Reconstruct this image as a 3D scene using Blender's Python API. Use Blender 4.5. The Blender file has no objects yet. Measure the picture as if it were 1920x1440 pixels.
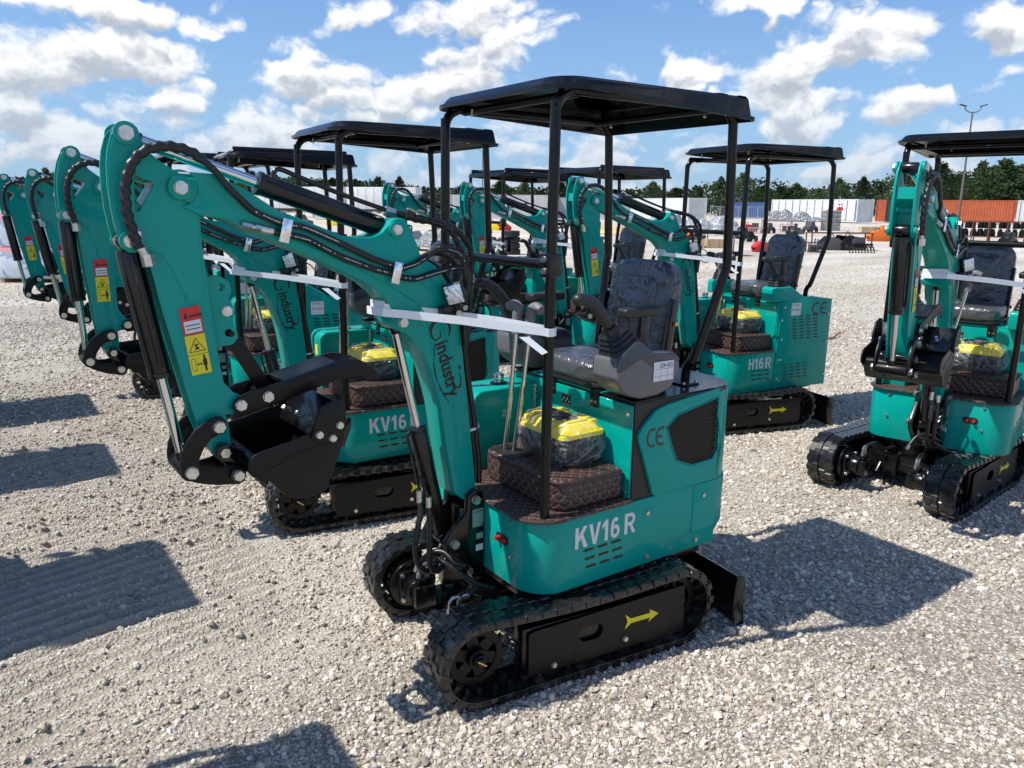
import bpy, bmesh, math, random, json
import numpy as np
from mathutils import Vector, Matrix, geometry
R=math.radians; PI=math.pi
S=bpy.context.scene
# ------------------------------------------------------------------ camera
cd=bpy.data.cameras.new('camera'); cam=bpy.data.objects.new('camera',cd); S.collection.objects.link(cam); S.camera=cam
cd.sensor_width=36; cd.lens=36*1452.5/1920; cd.clip_start=.05; cd.clip_end=4000
def camera_matrix():
    y,p,r=R(-124.795),R(-13.063),R(.497)
    f=Vector((math.cos(p)*math.cos(y),math.cos(p)*math.sin(y),math.sin(p)))
    a=f.cross(Vector((0,0,1))).normalized(); u=a.cross(f)
    a2=a*math.cos(r)+u*math.sin(r); u2=-a*math.sin(r)+u*math.cos(r)
    m=Matrix((a2,u2,-f)).transposed().to_4x4(); m.translation=Vector((2.287,2.707,1.935)); return m
cam.matrix_world=camera_matrix()
# ------------------------------------------------------------------ light
SUN_AZ=R(-19.1); SUN_EL=R(56)
sund=bpy.data.lights.new('sun','SUN'); sund.energy=5.0; sund.angle=R(.55); sund.color=(1,.955,.88)
sun=bpy.data.objects.new('sun',sund); S.collection.objects.link(sun)
sdir=Vector((math.cos(SUN_EL)*math.cos(SUN_AZ),math.cos(SUN_EL)*math.sin(SUN_AZ),math.sin(SUN_EL)))
sun.rotation_euler=sdir.to_track_quat('Z','Y').to_euler()
S.view_settings.view_transform='Standard'; S.view_settings.look='None'; S.view_settings.exposure=.22; S.view_settings.gamma=1
S.render.engine='CYCLES'
# ------------------------------------------------------------------ node helpers
class NT:
    def __init__(s,tree): s.t=tree; s.n=tree.nodes; s.l=tree.links
    def new(s,k,**kw):
        n=s.n.new(k)
        for a,b in kw.items(): setattr(n,a,b)
        return n
    def put(s,sock,v):
        if isinstance(v,bpy.types.NodeSocket): s.l.new(v,sock)
        elif v is not None: sock.default_value=v
    def m(s,op,a,b=None,c=None,clamp=False):
        n=s.new('ShaderNodeMath',operation=op,use_clamp=clamp)
        s.put(n.inputs[0],a); s.put(n.inputs[1],b)
        if c is not None: s.put(n.inputs[2],c)
        return n.outputs[0]
    def vm(s,op,a,b=None,sc=None):
        n=s.new('ShaderNodeVectorMath',operation=op); s.put(n.inputs[0],a)
        if b is not None: s.put(n.inputs[1],b)
        if sc is not None: s.put(n.inputs['Scale'],sc)
        return n.outputs['Value' if op in('DOT_PRODUCT','LENGTH','DISTANCE') else 'Vector']
    def noise(s,v,scale,detail=4,rough=.5,dist=0,lac=2.0):
        n=s.new('ShaderNodeTexNoise'); s.put(n.inputs['Vector'],v); s.put(n.inputs['Scale'],scale)
        n.inputs['Detail'].default_value=detail; n.inputs['Roughness'].default_value=rough; n.inputs['Distortion'].default_value=dist; n.inputs['Lacunarity'].default_value=lac
        return n.outputs['Fac']
    def voro(s,v,scale,feature='F1',rnd=1,out='Distance'):
        n=s.new('ShaderNodeTexVoronoi',feature=feature); s.put(n.inputs['Vector'],v); s.put(n.inputs['Scale'],scale); n.inputs['Randomness'].default_value=rnd
        return n.outputs[out]
    def ramp(s,f,stops,interp='LINEAR'):
        n=s.new('ShaderNodeValToRGB'); n.color_ramp.interpolation=interp; e=n.color_ramp.elements
        while len(e)<len(stops): e.new(.5)
        for q,(p,c) in zip(e,stops): q.position=p; q.color=(*c,1) if len(c)==3 else c
        s.put(n.inputs[0],f); return n.outputs[0]
    def mix(s,f,a,b,mode='MIX'):
        n=s.new('ShaderNodeMix',data_type='RGBA',blend_type=mode); s.put(n.inputs[0],f)
        for i,v in ((6,a),(7,b)): s.put(n.inputs[i],(*v,1) if isinstance(v,tuple) and len(v)==3 else v)
        return n.outputs[2]
    def smooth(s,x,a,b):
        n=s.new('ShaderNodeMapRange',interpolation_type='SMOOTHSTEP'); s.put(n.inputs[0],x); n.inputs[1].default_value=a; n.inputs[2].default_value=b
        return n.outputs[0]
w=bpy.data.worlds.new('World'); S.world=w; w.use_nodes=True; wt=NT(w.node_tree)
sky=wt.new('ShaderNodeTexSky',sky_type='NISHITA'); sky.sun_disc=False; sky.sun_elevation=SUN_EL; sky.sun_rotation=PI/2-SUN_AZ
sky.air_density=1.0; sky.dust_density=.4; sky.ozone_density=3.0; sky.altitude=100
CLOUDS=[(-1.72,.149,.109,.039),(-1.647,.122,.06,.031),(-1.74,.2,.144,.018),(-1.946,.14,.081,.035),(-2.033,.119,.058,.03),(-2.136,.198,.109,.05),(-2.11,.145,.078,.029),(-1.992,.21,.034,.022),(-1.774,.098,.042,.016),(-1.639,.087,.034,.026),(-1.876,.079,.067,.027),(-2.385,.153,.046,.026),(-2.499,.147,.057,.042),(-2.458,.219,.063,.013),(-2.585,.186,.063,.044),(-2.565,.166,.049,.032),(-2.708,.181,.039,.027),(-2.636,.105,.046,.023),(-2.515,.1,.068,.029),(-2.578,.041,.066,.018),(-1.67,.059,.079,.022),(-2.242,.035,.131,.019)]
gd=wt.new('ShaderNodeTexCoord').outputs['Generated']
d0=wt.vm('NORMALIZE',gd)
sp=wt.new('ShaderNodeSeparateXYZ'); wt.put(sp.inputs[0],d0)
AZ=wt.m('ARCTAN2',sp.outputs[1],sp.outputs[0]); EL=wt.m('ARCSINE',sp.outputs[2])
wn=wt.new('ShaderNodeTexNoise'); wn.inputs['Scale'].default_value=9; wn.inputs['Detail'].default_value=4; wn.inputs['Roughness'].default_value=.6; wt.put(wn.inputs['Vector'],d0)
ws=wt.new('ShaderNodeSeparateColor'); wt.put(ws.inputs[0],wn.outputs['Color'])
az_=wt.m('ADD',AZ,wt.m('MULTIPLY',wt.m('SUBTRACT',ws.outputs[0],.5),.13)); el_=wt.m('ADD',EL,wt.m('MULTIPLY',wt.m('SUBTRACT',ws.outputs[1],.5),.10))
away=wt.smooth(wt.m('ABSOLUTE',wt.m('ADD',az_,2.178)),.55,.8)
q=wt.vm('MULTIPLY',d0,(1,1,1.9))
gen=wt.m('ADD',wt.m('SUBTRACT',wt.m('MULTIPLY',wt.noise(q,3.4,2,.5),2.4),1.55),wt.m('MULTIPLY',away,.42))
def blobs(az,el):
    acc=None
    for (a,e,ra,re) in CLOUDS:
        u=wt.m('MULTIPLY',wt.m('SUBTRACT',az,a),.92/ra); v=wt.m('MULTIPLY',wt.m('SUBTRACT',el,e),.80/re)
        f=wt.m('ADD',wt.m('MULTIPLY',u,u),wt.m('MULTIPLY',v,v)); acc=f if acc is None else wt.m('SMOOTH_MIN',acc,f,.5)
    return wt.m('SUBTRACT',1.0,wt.m('SQRT',wt.m('MAXIMUM',acc,0)))
def full(az,el):
    low=wt.m('SUBTRACT',.42,wt.m('MULTIPLY',el,3.1))
    return wt.m('MAXIMUM',wt.m('SMOOTH_MAX',wt.m('MAXIMUM',blobs(az,el),gen),low,.2),-1.2)
B0=full(az_,el_); B1=full(az_,wt.m('ADD',el_,.016))
qw=wt.vm('ADD',q,wt.vm('SCALE',wn.outputs['Color'],sc=.13))
def puff(v):
    a=wt.voro(v,15); b=wt.voro(v,34); c=wt.noise(v,38,5,.62)
    a=wt.m('SUBTRACT',.5,wt.m('MULTIPLY',a,a)); b=wt.m('SUBTRACT',.5,wt.m('MULTIPLY',b,b))
    return wt.m('ADD',wt.m('ADD',wt.m('MULTIPLY',a,.95),wt.m('MULTIPLY',b,.42)),wt.m('MULTIPLY',wt.m('SUBTRACT',c,.5),.85))
Lv=Vector((math.cos(SUN_EL)*math.cos(SUN_AZ),math.cos(SUN_EL)*math.sin(SUN_AZ),math.sin(SUN_EL)*1.6))
P0=puff(qw); P1=puff(wt.vm('ADD',qw,tuple(Lv*.014)))
D0=wt.m('ADD',B0,wt.m('SUBTRACT',wt.m('MULTIPLY',P0,.78),.36))
alpha=wt.smooth(D0,-.03,.42)
relief=wt.m('MULTIPLY',wt.m('SUBTRACT',P0,P1),1.15)
big=wt.m('MULTIPLY',wt.m('SUBTRACT',B0,B1),1.05)
thick=wt.m('MULTIPLY',wt.m('SUBTRACT',D0,.25),.66)
lit=wt.smooth(wt.m('SUBTRACT',wt.m('ADD',relief,big),thick),-.62,.30)
ccol=wt.mix(lit,(4.6,5.05,5.7),(10.0,10.0,10.0))
thin=wt.smooth(EL,.0,.16)
ccol=wt.mix(wt.m('MULTIPLY',wt.m('SUBTRACT',1,thin),.6),ccol,(4.0,4.9,6.1))
skc=wt.mix(1.0,sky.outputs[0],(.74,1.06,1.42),'MULTIPLY')
skc=wt.mix(wt.m('MULTIPLY',wt.m('SUBTRACT',1,wt.smooth(EL,0,.42)),.72),skc,(3.2,4.8,6.9))
fin=wt.mix(wt.m('MULTIPLY',alpha,wt.m('ADD',.80,wt.m('MULTIPLY',thin,.17))),skc,ccol)
wt.put(wt.n['Background'].inputs[0],fin); wt.n['Background'].inputs[1].default_value=.096
w.cycles.sampling_method='NONE'

# ------------------------------------------------------------------ materials
MATS={}
def mat(name,col,rough=.5,metal=0,coat=0,bump=None,var=0,varscale=6,spec=.5,trans=0,alpha=1,fn=None,coatr=.05):
    if name in MATS: return MATS[name]
    m=bpy.data.materials.new(name); m.use_nodes=True; t=NT(m.node_tree); p=t.n['Principled BSDF']
    p.inputs['Base Color'].default_value=(*col,1); p.inputs['Roughness'].default_value=rough; p.inputs['Metallic'].default_value=metal
    p.inputs['Coat Weight'].default_value=coat; p.inputs['Coat Roughness'].default_value=coatr; p.inputs['Specular IOR Level'].default_value=spec
    p.inputs['Transmission Weight'].default_value=trans; p.inputs['Alpha'].default_value=alpha
    tc=t.new('ShaderNodeTexCoord').outputs['Object']
    if var:
        f=t.noise(tc,varscale,5,.6); f2=t.noise(tc,varscale*9,3,.6)
        f=t.m('ADD',t.m('MULTIPLY',f,.7),t.m('MULTIPLY',f2,.3))
        c=t.mix(t.smooth(f,.3,.7),tuple(x*(1-var) for x in col),tuple(min(1,x*(1+var)) for x in col)); t.put(p.inputs['Base Color'],c)
        t.put(p.inputs['Roughness'],t.m('ADD',rough-.06,t.m('MULTIPLY',f,.14)))
    if bump:
        sc,dist,st=bump; b=t.new('ShaderNodeBump'); b.inputs['Distance'].default_value=dist; b.inputs['Strength'].default_value=st
        t.put(b.inputs['Height'],t.noise(tc,sc,4,.6)); t.put(p.inputs['Normal'],b.outputs[0])
    if fn: fn(t,p,tc)
    MATS[name]=m; return m
def _rub(t,p,tc):
    d=t.noise(tc,9,5,.65); g=t.new('ShaderNodeNewGeometry'); up=t.new('ShaderNodeSeparateXYZ'); t.put(up.inputs[0],g.outputs['Position'])
    low=t.m('SUBTRACT',1,t.smooth(up.outputs[2],.02,.2))
    f=t.m('MULTIPLY',t.smooth(d,.45,.75),t.m('ADD',.20,t.m('MULTIPLY',low,.7)),clamp=True)
    t.put(p.inputs['Base Color'],t.mix(f,(.009,.009,.0095),(.13,.115,.095))); t.put(p.inputs['Roughness'],t.m('ADD',.27,t.m('MULTIPLY',f,.6)))
def _quilt(t,p,tc):
    # diamond quilting with pale stitching, in object space (x,y and x/y,z mixed by normal)
    g=t.new('ShaderNodeNewGeometry'); tcn=t.new('ShaderNodeTexCoord')
    s=t.new('ShaderNodeSeparateXYZ'); t.put(s.inputs[0],tcn.outputs['Object']); ns=t.new('ShaderNodeSeparateXYZ'); t.put(ns.inputs[0],tcn.outputs['Normal'])
    az=t.m('GREATER_THAN',t.m('ABSOLUTE',ns.outputs[2]),.6); ax=t.m('GREATER_THAN',t.m('ABSOLUTE',ns.outputs[0]),.7)
    a=t.m('ADD',t.m('MULTIPLY',s.outputs[0],t.m('SUBTRACT',1,ax)),t.m('MULTIPLY',s.outputs[1],ax))
    b=t.m('ADD',t.m('MULTIPLY',s.outputs[1],az),t.m('MULTIPLY',s.outputs[2],t.m('SUBTRACT',1,az)))
    k=1/.052
    u=t.m('MULTIPLY',t.m('ADD',a,b),k); v=t.m('MULTIPLY',t.m('SUBTRACT',a,b),k)
    fu=t.m('ABSOLUTE',t.m('SUBTRACT',t.m('FRACT',u),.5)); fv=t.m('ABSOLUTE',t.m('SUBTRACT',t.m('FRACT',v),.5))
    mu=t.m('MAXIMUM',fu,fv); line=t.smooth(mu,.465,.485)
    # stitches fade towards the middle of each side
    mn=t.m('MINIMUM',fu,fv); st=t.m('MULTIPLY',line,t.m('ADD',.25,t.m('MULTIPLY',t.smooth(mn,.3,.42),.75)))
    n=t.noise(tc,30,3)
    t.put(p.inputs['Base Color'],t.mix(t.m('MULTIPLY',st,.7),t.mix(n,(.045,.024,.02),(.07,.038,.032)),(.42,.34,.27)))
    bu=t.new('ShaderNodeBump'); bu.inputs['Distance'].default_value=.006; bu.inputs['Strength'].default_value=.8
    hgt=t.m('MULTIPLY',t.m('SUBTRACT',1,t.m('POWER',t.m('MULTIPLY',fu,2),3)),t.m('SUBTRACT',1,t.m('POWER',t.m('MULTIPLY',fv,2),3)))
    t.put(bu.inputs['Height'],hgt); t.put(p.inputs['Normal'],bu.outputs[0])
def _ridge(t,v,sc,det=2):
    n=t.noise(v,sc,det,.5); return t.m('SUBTRACT',1,t.m('ABSOLUTE',t.m('SUBTRACT',t.m('MULTIPLY',n,2),1)))
def _crinkle(scale,dist):
    def fn(t,p,tc):
        n1=t.new('ShaderNodeTexNoise'); n1.inputs['Scale'].default_value=scale*.35; n1.inputs['Detail'].default_value=2; t.put(n1.inputs['Vector'],tc)
        v=t.vm('ADD',tc,t.vm('SCALE',n1.outputs['Color'],sc=.35))
        st=t.vm('MULTIPLY',v,(1,.45,1)); st2=t.vm('MULTIPLY',v,(.5,1,.8))
        a=t.m('POWER',_ridge(t,st,scale*.8),3.5); b=t.m('POWER',_ridge(t,st2,scale*1.7),3.0); c=_ridge(t,v,scale*3.6,3)
        h=t.m('ADD',t.m('ADD',t.m('MULTIPLY',a,.55),t.m('MULTIPLY',b,.35)),t.m('MULTIPLY',c,.10))
        bu=t.new('ShaderNodeBump'); bu.inputs['Distance'].default_value=dist; bu.inputs['Strength'].default_value=1
        t.put(bu.inputs['Height'],h); t.put(p.inputs['Normal'],bu.outputs[0]); t.put(p.inputs['Coat Normal'],bu.outputs[0])
    return fn
def _film(t,p,tc):
    _crinkle(9,.03)(t,p,tc)
    n1=t.new('ShaderNodeTexNoise'); n1.inputs['Scale'].default_value=5; t.put(n1.inputs['Vector'],tc)
    v=t.vm('ADD',tc,t.vm('SCALE',n1.outputs['Color'],sc=.3))
    f=t.m('MAXIMUM',t.smooth(_ridge(t,v,9,3),.80,1.0),t.m('MULTIPLY',t.smooth(_ridge(t,v,21,2),.84,1.0),.7))
    t.put(p.inputs['Alpha'],t.m('ADD',.035,t.m('MULTIPLY',f,.17)))
TEAL=mat('teal_paint',(.0,.315,.262),.38,coat=.26,var=.05,varscale=3,spec=.13,coatr=.05,bump=(4,.004,.25))
TEALD=TEAL
BLK=mat('black_paint',(.005,.005,.0055),.25,spec=.35,coat=.3,var=.3,varscale=8,bump=(90,.0006,.25))
SATIN=mat('satin_black_steel',(.006,.0055,.0055),.38,spec=.25,coat=.08,var=.3,bump=(120,.0008,.3))
ROOF=mat('black_plastic_roof',(.0045,.005,.0065),.18,spec=.2,coat=.22,bump=(3.5,.005,.3))
TUBEM=mat('black_tube_steel',(.004,.004,.0045),.26,spec=.2,coat=.25)
RUB=mat('track_rubber',(.015,.015,.016),.4,coat=.25,coatr=.2,fn=_rub,bump=None)
HOSE=mat('black_hose_rubber',(.012,.012,.013),.38,var=.2)
CHR=mat('chrome_rod',(.72,.72,.73),.07,metal=1)
ZINC=mat('zinc_bolt',(.62,.62,.6),.32,metal=1,var=.18,varscale=60)
GRAYB=mat('grey_pod_plastic',(.115,.12,.13),.38,coat=.25,bump=(160,.0006,.2))
NAVY=mat('slate_pod_plastic',(.035,.042,.06),.34,coat=.3)
DKPL=mat('dark_plastic',(.018,.018,.019),.45)
GRIP=mat('grey_lever_grip',(.16,.16,.17),.5)
QUILT=mat('brown_quilted_mat',(.06,.03,.025),.42,fn=_quilt)
PIPING=mat('brown_piping',(.045,.025,.022),.5)
SEATM=mat('wrapped_grey_seat',(.062,.067,.076),.42,coat=.85,fn=_crinkle(9,.014),coatr=.16)
FILM=mat('clear_plastic_film',(.9,.93,.95),.12,spec=.8,fn=_film)
YEL=mat('yellow_plastic',(.88,.70,.0),.35,coat=.3,bump=(30,.002,.3))
YELS=mat('yellow_sticker',(.80,.68,.02),.45)
REDS=mat('red_sticker',(.62,.03,.03),.45)
WHS=mat('white_sticker',(.72,.74,.76),.5)
BKS=mat('black_ink',(.012,.012,.012),.5)
GREYI=mat('dark_grey_ink',(.05,.045,.04),.5)
SILV=mat('silver_lettering',(.66,.69,.72),.4,metal=.2)
PLATE=mat('pale_rating_plate',(.30,.42,.38),.35,metal=.3)
TAPE=mat('white_tape',(.80,.84,.86),.32,coat=.3,bump=(40,.002,.3))
LENS=mat('lamp_lens',(.75,.78,.8),.1,metal=.85,fn=_crinkle(26,.004))
FOIL=mat('shiny_hose_clip',(.8,.82,.85),.12,metal=1,bump=(14,.01,.4))
REDP=mat('red_fitting',(.5,.03,.02),.4,metal=.2)
BRASS=mat('brass_bolt',(.55,.42,.2),.3,metal=1)

# ------------------------------------------------------------------ mesh builder
SIB={}
NOSPLIT={'vent_slots','plate_lines','tag_lines','sticker_lines','maker_emblem','warning_pictogram','wire_mesh','slats','deck_board','lid_chain','weld_line','window_frame','wall_rib','corner_frame','end_wall','side_wall','trunk','track','split_pin','grille_rim','control_console','engine_box','arm'}
class MB:
    def __init__(s): s.v=[]; s.f=[]; s.mi=[]; s.cur=0; s.blk=[]
    def add(s,vs,fs):
        b=len(s.v); s.blk.append((b,len(s.f))); s.v+= [tuple(x) for x in vs]; s.f+=[tuple(b+i for i in f) for f in fs]; s.mi+=[s.cur]*len(fs); return s
    def box(s,x0,x1,y0,y1,z0,z1):
        return s.add([(x0,y0,z0),(x1,y0,z0),(x1,y1,z0),(x0,y1,z0),(x0,y0,z1),(x1,y0,z1),(x1,y1,z1),(x0,y1,z1)],[(0,3,2,1),(4,5,6,7),(0,1,5,4),(1,2,6,5),(2,3,7,6),(3,0,4,7)])
    def obox(s,c,ax,ay,az,hx,hy,hz):
        c=Vector(c); ax,ay,az=Vector(ax),Vector(ay),Vector(az); vs=[]
        for k in(-1,1):
            for i,j in((-1,-1),(1,-1),(1,1),(-1,1)): vs.append(c+ax*hx*i+ay*hy*j+az*hz*k)
        return s.add(vs,[(0,3,2,1),(4,5,6,7),(0,1,5,4),(1,2,6,5),(2,3,7,6),(3,0,4,7)])
    def prism(s,outline,y0,y1,holes=(),plane='xz'):
        if y0>y1: y0,y1=y1,y0
        loops=[list(outline)]+[list(h) for h in holes]
        def area(l): return sum(l[i-1][0]*l[i][1]-l[i][0]*l[i-1][1] for i in range(len(l)))
        if area(loops[0])<0: loops[0].reverse()
        for h in loops[1:]:
            if area(h)>0: h.reverse()
        pts=[p for l in loops for p in l]; n=len(pts)
        def to(p,y):
            if plane=='xz': return (p[0],y,p[1])
            if plane=='xy': return (p[0],p[1],y)
            return (y,p[0],p[1])
        tess=geometry.tessellate_polygon([[Vector((p[0],p[1],0)) for p in l] for l in loops])
        vs=[to(p,y0) for p in pts]+[to(p,y1) for p in pts]
        fl=[]
        flip=(plane=='xz')
        for t in tess:
            a=(pts[t[1]][0]-pts[t[0]][0])*(pts[t[2]][1]-pts[t[0]][1])-(pts[t[2]][0]-pts[t[0]][0])*(pts[t[1]][1]-pts[t[0]][1])
            if abs(a)<1e-12: continue
            t=tuple(t) if a>0 else tuple(reversed(t))
            lo=tuple(reversed(t)); hi=tuple(i+n for i in t)
            if flip: lo,hi=tuple(reversed(lo)),tuple(reversed(hi))
            fl+=[lo,hi]
        b=0
        for l in loops:
            k=len(l)
            for i in range(k):
                q=(b+i,b+(i+1)%k,b+(i+1)%k+n,b+i+n)
                fl.append(tuple(reversed(q)) if flip else q)
            b+=k
        return s.add(vs,fl)
    def ring(s,c,ax,r,n,ph=0):
        ax=Vector(ax).normalized(); u=ax.orthogonal().normalized(); w=ax.cross(u); c=Vector(c)
        return [c+u*r*math.cos(2*PI*i/n+ph)+w*r*math.sin(2*PI*i/n+ph) for i in range(n)]
    def cyl(s,p0,p1,r0,r1=None,n=20,ph=0):
        r1=r0 if r1 is None else r1; p0,p1=Vector(p0),Vector(p1); ax=p1-p0
        vs=s.ring(p0,ax,r0,n,ph)+s.ring(p1,ax,r1,n,ph)
        return s.add(vs,[tuple(reversed(range(n))),tuple(range(n,2*n))]+[(i,(i+1)%n,n+(i+1)%n,n+i) for i in range(n)])
    def pipe(s,p0,p1,ro,ri,n=24):
        p0,p1=Vector(p0),Vector(p1); ax=p1-p0
        vs=s.ring(p0,ax,ro,n)+s.ring(p1,ax,ro,n)+s.ring(p0,ax,ri,n)+s.ring(p1,ax,ri,n); f=[]
        for i in range(n):
            j=(i+1)%n; f+=[(i,j,n+j,n+i),(2*n+j,2*n+i,3*n+i,3*n+j),(j,i,2*n+i,2*n+j),(n+i,n+j,3*n+j,3*n+i)]
        return s.add(vs,f)
    def tube(s,pts,r,n=10,smooth=True,rf=None,closed=False,sub=6):
        P=[Vector(p) for p in pts]
        if smooth and len(P)>2:
            Q=[];m=len(P)
            for i in range(m-1):
                p0=P[max(i-1,0)];p1=P[i];p2=P[i+1];p3=P[min(i+2,m-1)]
                for k in range(sub):
                    t=k/sub
                    Q.append(.5*((2*p1)+(p2-p0)*t+(2*p0-5*p1+4*p2-p3)*t*t+(-p0+3*p1-3*p2+p3)*t**3))
            Q.append(P[-1]); P=Q
        T=[(P[min(i+1,len(P)-1)]-P[max(i-1,0)]).normalized() for i in range(len(P))]
        u=T[0].orthogonal().normalized(); vs=[]
        L=0
        for i,p in enumerate(P):
            u=(u-T[i]*u.dot(T[i])).normalized(); w=T[i].cross(u)
            if i: L+=(P[i]-P[i-1]).length
            for k in range(n):
                a=2*PI*k/n; rr=r if rf is None else r*rf(L,a)
                vs.append(p+(u*math.cos(a)+w*math.sin(a))*rr)
        m=len(P)
        f=[tuple(reversed(range(n))),tuple((m-1)*n+k for k in range(n))]
        for i in range(m-1):
            for k in range(n):
                j=(k+1)%n; f.append((i*n+k,i*n+j,(i+1)*n+j,(i+1)*n+k))
        return s.add(vs,f)
    def bolt(s,c,ax,r=.013,h=.01,ring=True):
        c=Vector(c);ax=Vector(ax).normalized()
        if ring: s.cyl(c,c+ax*h*.22,r*1.08,n=18)
        return s.cyl(c+ax*h*.2,c+ax*h,r*1.06,n=6,ph=.3+c.x*9)
    def sphere(s,c,r,n=10,sz=(1,1,1)):
        c=Vector(c);vs=[c+Vector((0,0,r*sz[2]))];f=[]
        for i in range(1,n//2+1-1+1):
            th=PI*i/(n//2+1)
            for k in range(n):
                a=2*PI*k/n; vs.append(c+Vector((r*sz[0]*math.sin(th)*math.cos(a),r*sz[1]*math.sin(th)*math.sin(a),r*sz[2]*math.cos(th))))
        m=n//2; vs.append(c-Vector((0,0,r*sz[2]))); last=len(vs)-1
        for k in range(n):
            j=(k+1)%n; f.append((0,1+k,1+j)); f.append((last,1+(m-1)*n+j,1+(m-1)*n+k))
            for i in range(m-1): f.append((1+i*n+k,1+(i+1)*n+k,1+(i+1)*n+j,1+i*n+j))
        return s.add(vs,f)
    def clusters(s):
        # groups of primitives whose boxes touch: each group is one piece
        n=len(s.blk); ends=[x[0] for x in s.blk[1:]]+[len(s.v)]; fe=[x[1] for x in s.blk[1:]]+[len(s.f)]
        bb=[]
        for (a,_),e in zip(s.blk,ends):
            q=np.array(s.v[a:e]); bb.append((q.min(0)-.0025,q.max(0)+.0025))
        par=list(range(n))
        def fd(i):
            while par[i]!=i: i=par[i]
            return i
        for i in range(n):
            for j in range(i):
                if fd(i)!=fd(j) and (bb[i][0]<=bb[j][1]).all() and (bb[j][0]<=bb[i][1]).all(): par[fd(i)]=fd(j)
        g={}
        for i in range(n): g.setdefault(fd(i),[]).append(i)
        if len(g)<2: return None
        out=[]
        for k in sorted(g):
            m=MB()
            for i in g[k]:
                a,fa=s.blk[i]; m.add(s.v[a:ends[i]],[tuple(v-a for v in f) for f in s.f[fa:fe[i]]])
            out.append(m)
        return out
    def build(s,name,mats,parent=None,bevel=0,seg=2,ang=32,smooth=True,basis=None,split=True):
        if split and parent and 1<len(s.blk)<=64 and name not in NOSPLIT:
            cl=s.clusters()
            if cl:
                obs=[c.build(name,mats,parent,bevel,seg,ang,smooth,basis,False) for c in cl]; SIB[obs[0]]=obs[1:]; return obs[0]
        me=bpy.data.meshes.new(name); me.from_pydata(s.v,[],s.f)
        if not isinstance(mats,(list,tuple)): mats=[mats]
        for m in mats: me.materials.append(m)
        if len(mats)>1: me.polygons.foreach_set('material_index',s.mi)
        if bevel:
            bm=bmesh.new(); bm.from_mesh(me)
            bmesh.ops.remove_doubles(bm,verts=bm.verts,dist=1e-6)
            bmesh.ops.dissolve_limit(bm,angle_limit=R(.5),verts=bm.verts,edges=bm.edges,delimit={'MATERIAL'})
            e=[x for x in bm.edges if len(x.link_faces)==2 and x.calc_face_angle(0)>R(ang)]
            bmesh.ops.bevel(bm,geom=e,offset=bevel,segments=seg,profile=.5,affect='EDGES',clamp_overlap=True)
            bm.to_mesh(me); bm.free()
        if smooth:
            me.polygons.foreach_set('use_smooth',[True]*len(me.polygons)); me.set_sharp_from_angle(angle=R(ang if not bevel else 40))
        me.update()
        o=bpy.data.objects.new(name,me); S.collection.objects.link(o)
        if parent: o.parent=parent
        if basis: o.matrix_basis=basis
        return o
def rrect(x0,x1,y0,y1,r,n=6):
    if not isinstance(r,(tuple,list)): r=(r,)*4   # order: (x1,y1),(x0,y1),(x0,y0),(x1,y0)
    out=[]
    for (cx,cy,sx,sy,a0),q in zip(((x1,y1,-1,-1,0),(x0,y1,1,-1,90),(x0,y0,1,1,180),(x1,y0,-1,1,270)),r):
        if q<=1e-6: out.append((cx,cy)); continue
        for k in range(n+1):
            a=R(a0+90*k/n); out.append((cx+sx*q+q*math.cos(a),cy+sy*q+q*math.sin(a)))
    return out
def circ(cx,cy,r,n=20): return [(cx+r*math.cos(2*PI*i/n),cy+r*math.sin(2*PI*i/n)) for i in range(n)]
def inset(pl,d):
    def area(l): return sum(l[i-1][0]*l[i][1]-l[i][0]*l[i-1][1] for i in range(len(l)))
    sg=1 if area(pl)>0 else -1; out=[]
    for i in range(len(pl)):
        a=Vector(pl[i-1]);b=Vector(pl[i]);c=Vector(pl[(i+1)%len(pl)])
        t=((b-a).normalized()+(c-b).normalized())
        if t.length<1e-6: out.append(tuple(b)); continue
        t.normalize(); nrm=Vector((-t.y,t.x))*sg; out.append(tuple(b+nrm*d))
    return out
def empty(name,loc=(0,0,0),rz=0):
    o=bpy.data.objects.new(name,None); S.collection.objects.link(o); o.location=loc; o.rotation_euler.z=rz; o.empty_display_size=.1; return o
def tag(o,label=None,cat=None,group=None,kind=None):
    if label:o['label']=label
    if cat:o['category']=cat
    if group:o['group']=group
    if kind:o['kind']=kind
    return o
_tc={}
def text(parent,name,s,origin,right,up,size,m,sx=1,depth=.0012,bold=0,align='LEFT',center_y=False,spacing=1,shear=0,basis=None):
    key=(s,bold,align,spacing,shear,size>0)
    cu=bpy.data.curves.new(name,'FONT'); cu.body=s; cu.size=size; cu.offset=bold*size; cu.extrude=0; cu.align_x=align; cu.resolution_u=3; cu.space_character=spacing; cu.shear=shear
    if center_y: cu.align_y='CENTER'
    ob=bpy.data.objects.new(name,cu); S.collection.objects.link(ob)
    dg=bpy.context.evaluated_depsgraph_get(); me=bpy.data.meshes.new_from_object(ob.evaluated_get(dg)); bpy.data.objects.remove(ob)
    r=Vector(right).normalized(); u=Vector(up).normalized(); n=r.cross(u); o=Vector(origin)
    for v in me.vertices: c=v.co.copy(); v.co=o+r*c.x*sx+u*c.y+n*depth
    me.materials.clear(); me.materials.append(m); me.update()
    ob=bpy.data.objects.new(name,me); S.collection.objects.link(ob); ob.parent=parent
    if basis: ob.matrix_basis=basis
    return ob
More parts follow.
